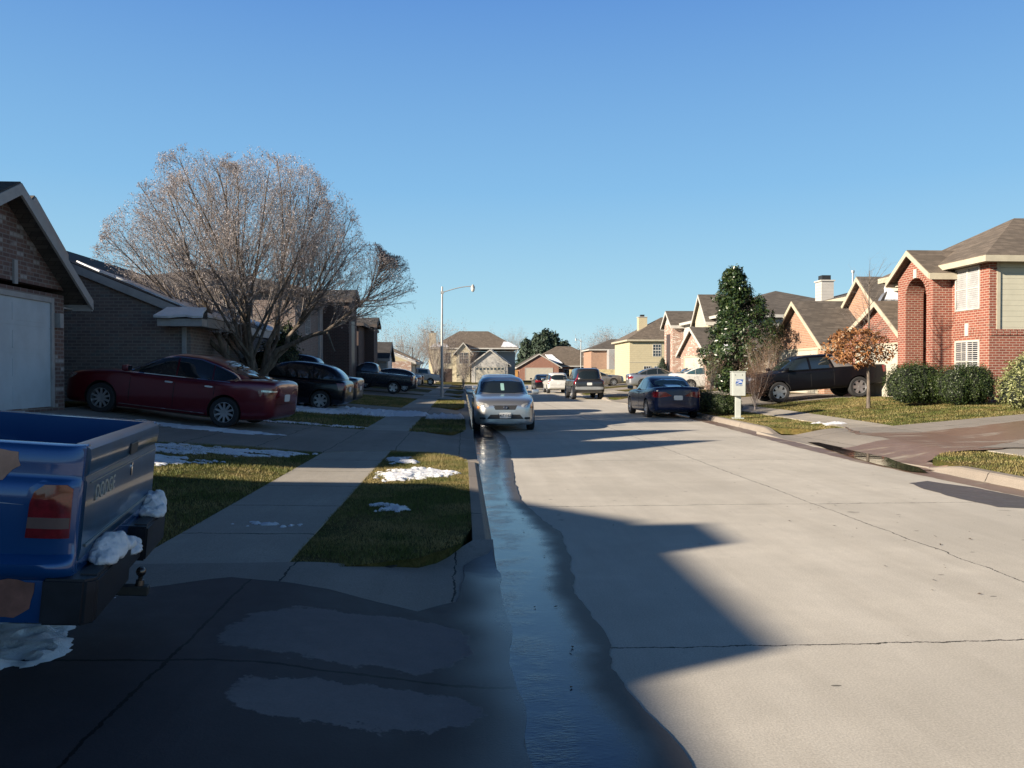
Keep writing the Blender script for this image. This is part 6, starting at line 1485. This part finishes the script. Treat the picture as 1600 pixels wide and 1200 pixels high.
# ---- leafy plants
MAG = leafmat('glossy evergreen leaves', [(.010, .022, .010), (.028, .055, .018), (.07, .10, .03)], .35, .12)
BOX = leafmat('hedge leaves', [(.014, .028, .008), (.035, .06, .014), (.075, .10, .025)], .5, .2)
VAR = leafmat('variegated leaves', [(.08, .10, .03), (.22, .24, .09), (.42, .42, .22)], .5, .25)
OAKL = leafmat('dry brown oak leaves', [(.14, .055, .02), (.30, .13, .045), (.42, .22, .09)], .6, .3)
PINE = leafmat('dark pine foliage', [(.012, .028, .020), (.028, .05, .03), (.05, .075, .04)], .7, .1)
DKCORE = pbr('dark light blocking core', (.008, .012, .006), .95, vs=4)
def leafy(name, label, base, lobes, n, size, mat, cat='shrub', group=None, asp=.5, trunk=None, clump=.0, part='foliage', core=.82, shell=True, dens=None):
    """lobes: (cx,cy,cz,rx,ry,rz) relative to base"""
    o = thing(name, label, cat, base, 0, group); LV = Leaves(); tot = sum(l[3]*l[5] for l in lobes)
    for l in lobes:
        k = int(n*l[3]*l[5]/tot); cl = []
        for _ in range(k):
            v = Vector((random.gauss(0, 1), random.gauss(0, 1), random.gauss(0, 1))).normalized(); r = random.uniform(.80, 1.06) if shell else random.random()**.4
            e = 1+.30*noise.noise(Vector((v.x*2.3+l[0], v.y*2.3, v.z*2.3+l[2])))+.16*noise.noise(v*6.5)
            p = Vector((l[0]+v.x*l[3]*r*e, l[1]+v.y*l[4]*r*e, l[2]+v.z*l[5]*r*e))
            if p.z < .03: continue
            LV.add(p, size, (v.x, v.y, v.z))
    f = LV.make(part, mat, o, asp)
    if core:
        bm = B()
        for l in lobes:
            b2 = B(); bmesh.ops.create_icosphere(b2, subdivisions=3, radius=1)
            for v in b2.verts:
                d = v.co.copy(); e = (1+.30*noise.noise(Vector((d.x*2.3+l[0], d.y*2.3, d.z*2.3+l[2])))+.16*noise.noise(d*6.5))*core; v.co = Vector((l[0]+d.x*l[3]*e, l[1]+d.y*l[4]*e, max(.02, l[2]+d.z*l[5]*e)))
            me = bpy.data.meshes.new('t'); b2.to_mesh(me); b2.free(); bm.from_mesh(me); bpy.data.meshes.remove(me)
        obj('light_block_core', bm, DKCORE, o, smooth=True)  # dark bumpy core added behind the leaves to block light
    if trunk:
        t = Tubes(); t.add([(0, 0, -.1), (.01, .0, trunk[1]*.5), (0, 0, trunk[1])], [trunk[0]*1.2, trunk[0], trunk[0]*.6], 10); t.make('trunk', BARK, o)
    return o
random.seed(31)
# magnolia: many leaf clumps filling an uneven cone
x, y = Q(1147, 41.5); o = thing('evergreen_tree', 'tall dark glossy leaved evergreen tree between the pale brick and orange brick houses', 'tree', (x, y, .45)); LV = Leaves()
prof_m = [(0.3, .5), (1.0, 1.25), (2.0, 2.0), (3.0, 1.9), (3.8, 1.5), (4.6, 1.1), (5.4, .8), (6.0, .55), (6.5, .2)]
T = Tubes(); T.add([(0, 0, -.1), (.02, 0, 2), (-.03, .02, 4.5), (0, 0, 6.3)], [.16, .13, .07, .02], 10)
for _ in range(620):
    z = random.uniform(.0, 1)**1.25*6.2+.3; R0 = lerp_tab(prof_m, z)*(1+.28*noise.noise(Vector((z*1.3, 4, 2)))); a = random.uniform(0, 2*math.pi); R1 = R0*(1+.42*noise.noise(Vector((math.cos(a)*1.6, math.sin(a)*1.6, z*.9))))*(1+(.38*math.cos(a) if 2.4 < z < 5.0 else 0))
    r = R1*random.uniform(.45, 1)**.6; c = Vector((math.cos(a)*r, math.sin(a)*r, z)); rr = random.uniform(.16, .36)
    if random.random() < .5: T.add([(0, 0, max(.4, z-.6-r*.3)), c*.6+Vector((0, 0, z*.4-.25)), c], [.035, .022, .008], 4)
    for k in range(int(44*rr/.26)):
        v = Vector((random.gauss(0, 1), random.gauss(0, 1), random.gauss(0, .8))); v = v.normalized()*rr*random.random()**.35; LV.add(c+v, .17, ((c.x+v.x*2)*.5, (c.y+v.y*2)*.5, .7))
T.make('trunk', BARKD, o); LV.make('crown', MAG, o, .42)
# right hand hedges, bushes
gx = lambda px, D, z=.62: (*Q(px, D), z)
GH = 'clipped dark green hedges in front of the red brick house'
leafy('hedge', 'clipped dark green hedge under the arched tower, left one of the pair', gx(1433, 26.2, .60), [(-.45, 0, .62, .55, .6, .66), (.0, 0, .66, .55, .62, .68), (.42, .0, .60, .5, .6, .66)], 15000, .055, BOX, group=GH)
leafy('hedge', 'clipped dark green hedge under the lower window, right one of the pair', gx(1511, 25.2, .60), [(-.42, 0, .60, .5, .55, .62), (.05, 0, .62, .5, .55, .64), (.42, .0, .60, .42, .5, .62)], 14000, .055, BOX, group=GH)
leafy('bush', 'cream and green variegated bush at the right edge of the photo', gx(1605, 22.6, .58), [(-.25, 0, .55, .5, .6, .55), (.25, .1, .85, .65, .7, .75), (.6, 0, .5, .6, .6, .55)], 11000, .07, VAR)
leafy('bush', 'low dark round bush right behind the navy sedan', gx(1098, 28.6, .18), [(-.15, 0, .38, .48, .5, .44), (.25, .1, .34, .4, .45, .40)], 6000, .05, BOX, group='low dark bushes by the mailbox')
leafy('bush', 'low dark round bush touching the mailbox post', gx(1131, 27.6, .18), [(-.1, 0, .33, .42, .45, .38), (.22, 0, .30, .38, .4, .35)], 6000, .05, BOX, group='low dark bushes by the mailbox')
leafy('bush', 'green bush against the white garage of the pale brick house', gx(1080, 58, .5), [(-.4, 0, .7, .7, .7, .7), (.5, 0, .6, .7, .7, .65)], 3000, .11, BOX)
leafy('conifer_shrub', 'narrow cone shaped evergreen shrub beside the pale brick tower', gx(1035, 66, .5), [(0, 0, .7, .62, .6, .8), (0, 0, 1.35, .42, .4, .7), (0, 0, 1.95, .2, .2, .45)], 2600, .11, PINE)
# small oak with brown leaves
x, y = Q(1357, 26.8); o = thing('young_oak_tree', 'young oak holding dry brown leaves on the lawn, bare twigs above', 'tree', (x, y, H(x, y)-.02)); T = Tubes(); LV = Leaves(); T2 = [Tubes(), Tubes()]
T.add([(0, 0, -.05), (.01, 0, .7), (-.02, 0, 1.6), (.01, 0, 2.6), (.0, 0, 3.6), (.02, 0, 4.6)], [.07, .055, .045, .032, .02, .006], 10)
PO = dict(PF, seg=[4, 3, 2], len=[1, .55, .25], n=[0, 6, 5], wob=[.08, .12, .15], up=[.02, .03, .03], bud=0, bsize=.1, rr=[.5, .5])
for k in range(26):
    z = random.uniform(1.35, 2.6); a = random.uniform(0, 2*math.pi); grow(T2, LV, Vector((0, 0, z)), Vector((math.cos(a), math.sin(a), random.uniform(.1, .7))).normalized(), random.uniform(.8, 1.25), .012, 0, PO)
for k in range(16):
    z = random.uniform(2.6, 4.3); a = random.uniform(0, 2*math.pi); grow(T2, Leaves(), Vector((0, 0, z)), Vector((math.cos(a)*.7, math.sin(a)*.7, 1)).normalized(), random.uniform(.6, 1.2), .009, 0, dict(PO, n=[0, 4, 3]))
while len(LV.c) < 2300:
    a = random.uniform(0, 2*math.pi); u = random.random()**.5; z = random.uniform(-1, 1); r = 1.22*math.sqrt(max(0, 1-z*z))*u
    p = Vector((math.cos(a)*r-.38, math.sin(a)*r, 2.02+z*.62+.25*noise.noise(Vector((a, r*2, 1)))))
    if noise.noise(p*2.6) > -.12: LV.add(p, .115)
T.make('trunk', BARK, o); c = T2[0].make('branches', BARK, o); T2[1].make('twigs', TWIG, c); LV.make('leaves', OAKL, o, .55)
# pines far away
for i, (px, D, h, w_) in enumerate([(824, 172, 8.6, 2.8), (838, 176, 9.8, 3.0), (851, 170, 10.6, 2.7), (864, 175, 10.2, 2.8), (878, 180, 8.6, 2.6)]):
    lb = [(0, 0, h*.30, w_*1.05, w_, h*.28), (random.uniform(-.6, .6), 0, h*.55, w_*.85, w_, h*.25), (random.uniform(-.8, .8), 0, h*.78, w_*.5, w_*.5, h*.24)]
    leafy('pine_tree', ['leftmost dark pine of the far clump, lower than its neighbours', 'second dark pine from the left in the far clump', 'tallest dark pine in the middle of the far clump', 'fourth dark pine of the far clump, right of the tallest', 'rightmost lower dark pine of the far clump'][i], (*Q(px, D), .2), lb, 2600, .75, PINE, 'tree', 'dark pines beyond the far red brick house', trunk=(.3, h*.8), core=.7)
leafy('evergreen_tree', 'small dark evergreen crown left of the rounded leafless tree', (*Q(905, 165), .2), [(0, 0, 4.2, 1.6, 1.6, 2.0), (-1.5, 0, 3.4, 1.3, 1.3, 1.6)], 1500, .5, PINE, 'tree', trunk=(.2, 4))
leafy('evergreen_shrub', 'dark evergreen shrub in the shade between hatchback and big bare tree', (*Q(437, 29.5), .8), [(0, 0, 1.0, .8, .8, 1.1), (.2, 0, 2.0, .5, .5, .7)], 4000, .09, BOX)
leafy('bush', 'bare reddish foundation bush below the dark entry tower', (*Q(497, 43), .85), [(-.9, 0, .5, .8, .6, .55), (.6, 0, .5, .9, .6, .5)], 4000, .09, leafmat('brown hedge', [(.03, .018, .012), (.06, .03, .02), (.09, .05, .03)], .8, .1))
# ================================================================== street furniture
def lamp_post(name, label, px, D, bz, h, arm, side=1, col=None):
    x, y = Q(px, D); m = col or pbr('grey steel pole', (.40, .39, .37), .5, .4); o = thing(name, label, 'street lamp', (x, y, bz)); k = h/6.5
    bm = B(); tube(bm, [(0, 0, 0), (0, 0, h*.5), (.02, 0, h)], [.085*k, .068*k, .05*k], 16); obj('pole', bm, m, o, smooth=True)
    bm = B(); box(bm, -.13*k, .13*k, -.13*k, .13*k, -.02, .03); tube(bm, [(0, 0, .03), (0, 0, .12)], .11*k, 12); obj('base_plate', bm, m, o)
    bm = B(); pts = [(.02*side+arm*side*t, 0, h-.35*k+.38*k*math.sin(t*PI/2)) for t in np.linspace(0, 1, 12)]; tube(bm, pts, .025*k, 8); box(bm, -.07*k, .11*k, -.07*k, .07*k, h-.42*k, h-.28*k); obj('arm', bm, m, o, smooth=True)
    bm = B(); lathe(bm, [(.01, .14*k), (.05*k, .13*k), (.08*k, .06*k), (.12*k, .0), (.13*k, -.05*k), (.12*k, -.055*k)], 18, 'z', (side*(arm+.05), 0, h+.0)); lh = obj('lamp_head', bm, m, o, smooth=True)
    bm = B(); lathe(bm, [(.115*k, -.05*k), (.12*k, -.13*k), (.09*k, -.24*k), (.03*k, -.30*k), (.001, -.31*k)], 18, 'z', (side*(arm+.05), 0, h+.0)); obj('lens', bm, pbr('milky lamp lens', (.55, .55, .52), .2, 0, .5), lh, smooth=True)
    return o
lamp_post('street_lamp', 'tall grey street lamp with a curved arm on the left sidewalk verge', 690.5, 46.5, .17, 6.45, 1.75)
lamp_post('street_lamp', 'far thin street lamp above the charcoal suv with its arm to the left', 907.5, 120, .1, 6.6, .7, -1)
lamp_post('street_lamp', 'short dark lamp post with a bent arm in front of the brown roof', 644.5, 84, .4, 4.0, 1.6, -1, pbr('dark brown pole', (.04, .03, .026), .7))
# cluster mailbox
x, y = Q(1153, 25.6); o = thing('mailbox', 'pale grey cluster mailbox on a pedestal, with a blue postal emblem', 'mailbox', (x, y, .16)); o.rotation_euler = (0, 0, R_(-12)+TH*0)
MBX = pbr('pale grey mailbox paint', (.44, .46, .42), .45, .2, var=.08)
bm = B(); box(bm, -.20, .20, -.30, .30, .72, 1.47, .012); mb = obj('cabinet', bm, MBX, o, smooth=False)
bm = B(); box(bm, -.22, .22, -.32, .32, 1.471, 1.50, .01); obj('roof', bm, MBX, mb)
bm = B(); box(bm, -.085, .085, -.10, .10, .02, .72, .01); obj('pedestal', bm, MBX, o)
bm = B(); box(bm, -.17, .17, -.2, .2, -.03, .02); obj('base_plate', bm, MBX, o)
LK = pbr('small dark lock', (.08, .08, .08), .4, .8)
for j in range(8):
    for i in range(2):
        bm = B(); y0 = -.27+i*.275; z0 = .75+j*.087; box(bm, -.212, -.201, y0, y0+.262, z0, z0+.078, .002); d = obj('mailbox_door', bm, MBX, o)
        bm = B(); box(bm, -.217, -.2125, y0+.115, y0+.14, z0+.03, z0+.05); obj('lock', bm, LK, d)
# emblem on the end facing the street corner (-y)
EB = pbr('postal blue', (.02, .08, .28), .4); EW = pbr('emblem white', (.6, .6, .6), .4)
bm = B(); q = [(-.115, 1.09), (.085, 1.09), (.125, 1.24), (-.075, 1.24)]; v0 = [bm.verts.new((a, -.3035, b)) for a, b in q]; bm.faces.new(v0); em = obj('emblem', bm, EB, o)
bm = B()
for q in ([(-.10, 1.205), (.03, 1.205), (.075, 1.19), (.085, 1.175), (.06, 1.178), (-.095, 1.185)], [(-.105, 1.10), (.035, 1.165), (.10, 1.165), (.09, 1.145), (.04, 1.145), (-.07, 1.10)]):
    bm.faces.new([bm.verts.new((a, -.3055, b)) for a, b in q])
obj('emblem_eagle', bm, EW, em)
tb = text_mesh('UNITED STATES\nPOSTAL SERVICE', .028, .0006, 1.0); xf(tb, Matrix.Translation((0, -.3035, 1.055)) @ Matrix.Rotation(R_(90), 4, 'X')); obj('lettering', tb, EB, o)
for fx in (-.12, .10):
    bm = B(); box(bm, fx-.008, fx+.008, -.306, -.3005, 1.36, 1.40); obj('rivet', bm, LK, o)
# small debris: leaves and twigs on the concrete
random.seed(9); LV = Leaves()
for _ in range(110):
    x, y = random.uniform(1.5, 7.4), random.uniform(4.5, 26); LV.c.append((x, y, .008, .02, 0, 0, 3))
for _ in range(60):
    x, y = random.uniform(3.4, 5.4), random.uniform(4, 20); LV.c.append((x, y, .008, .03, 0, 0, 3))
for _ in range(25):
    y = random.uniform(2.5, 18); x = .62+random.gauss(0, .05)+.0*y; LV.c.append((x, y, .014, .03, 0, 0, 3))
d = LV.make('fallen_leaves', leafmat('fallen leaf debris', [(.03, .02, .012), (.07, .045, .025), (.12, .08, .04)], .8, 0), None, .5); tag(d, 'tiny dead leaves and specks scattered over the road', 'leaves', kind='stuff')
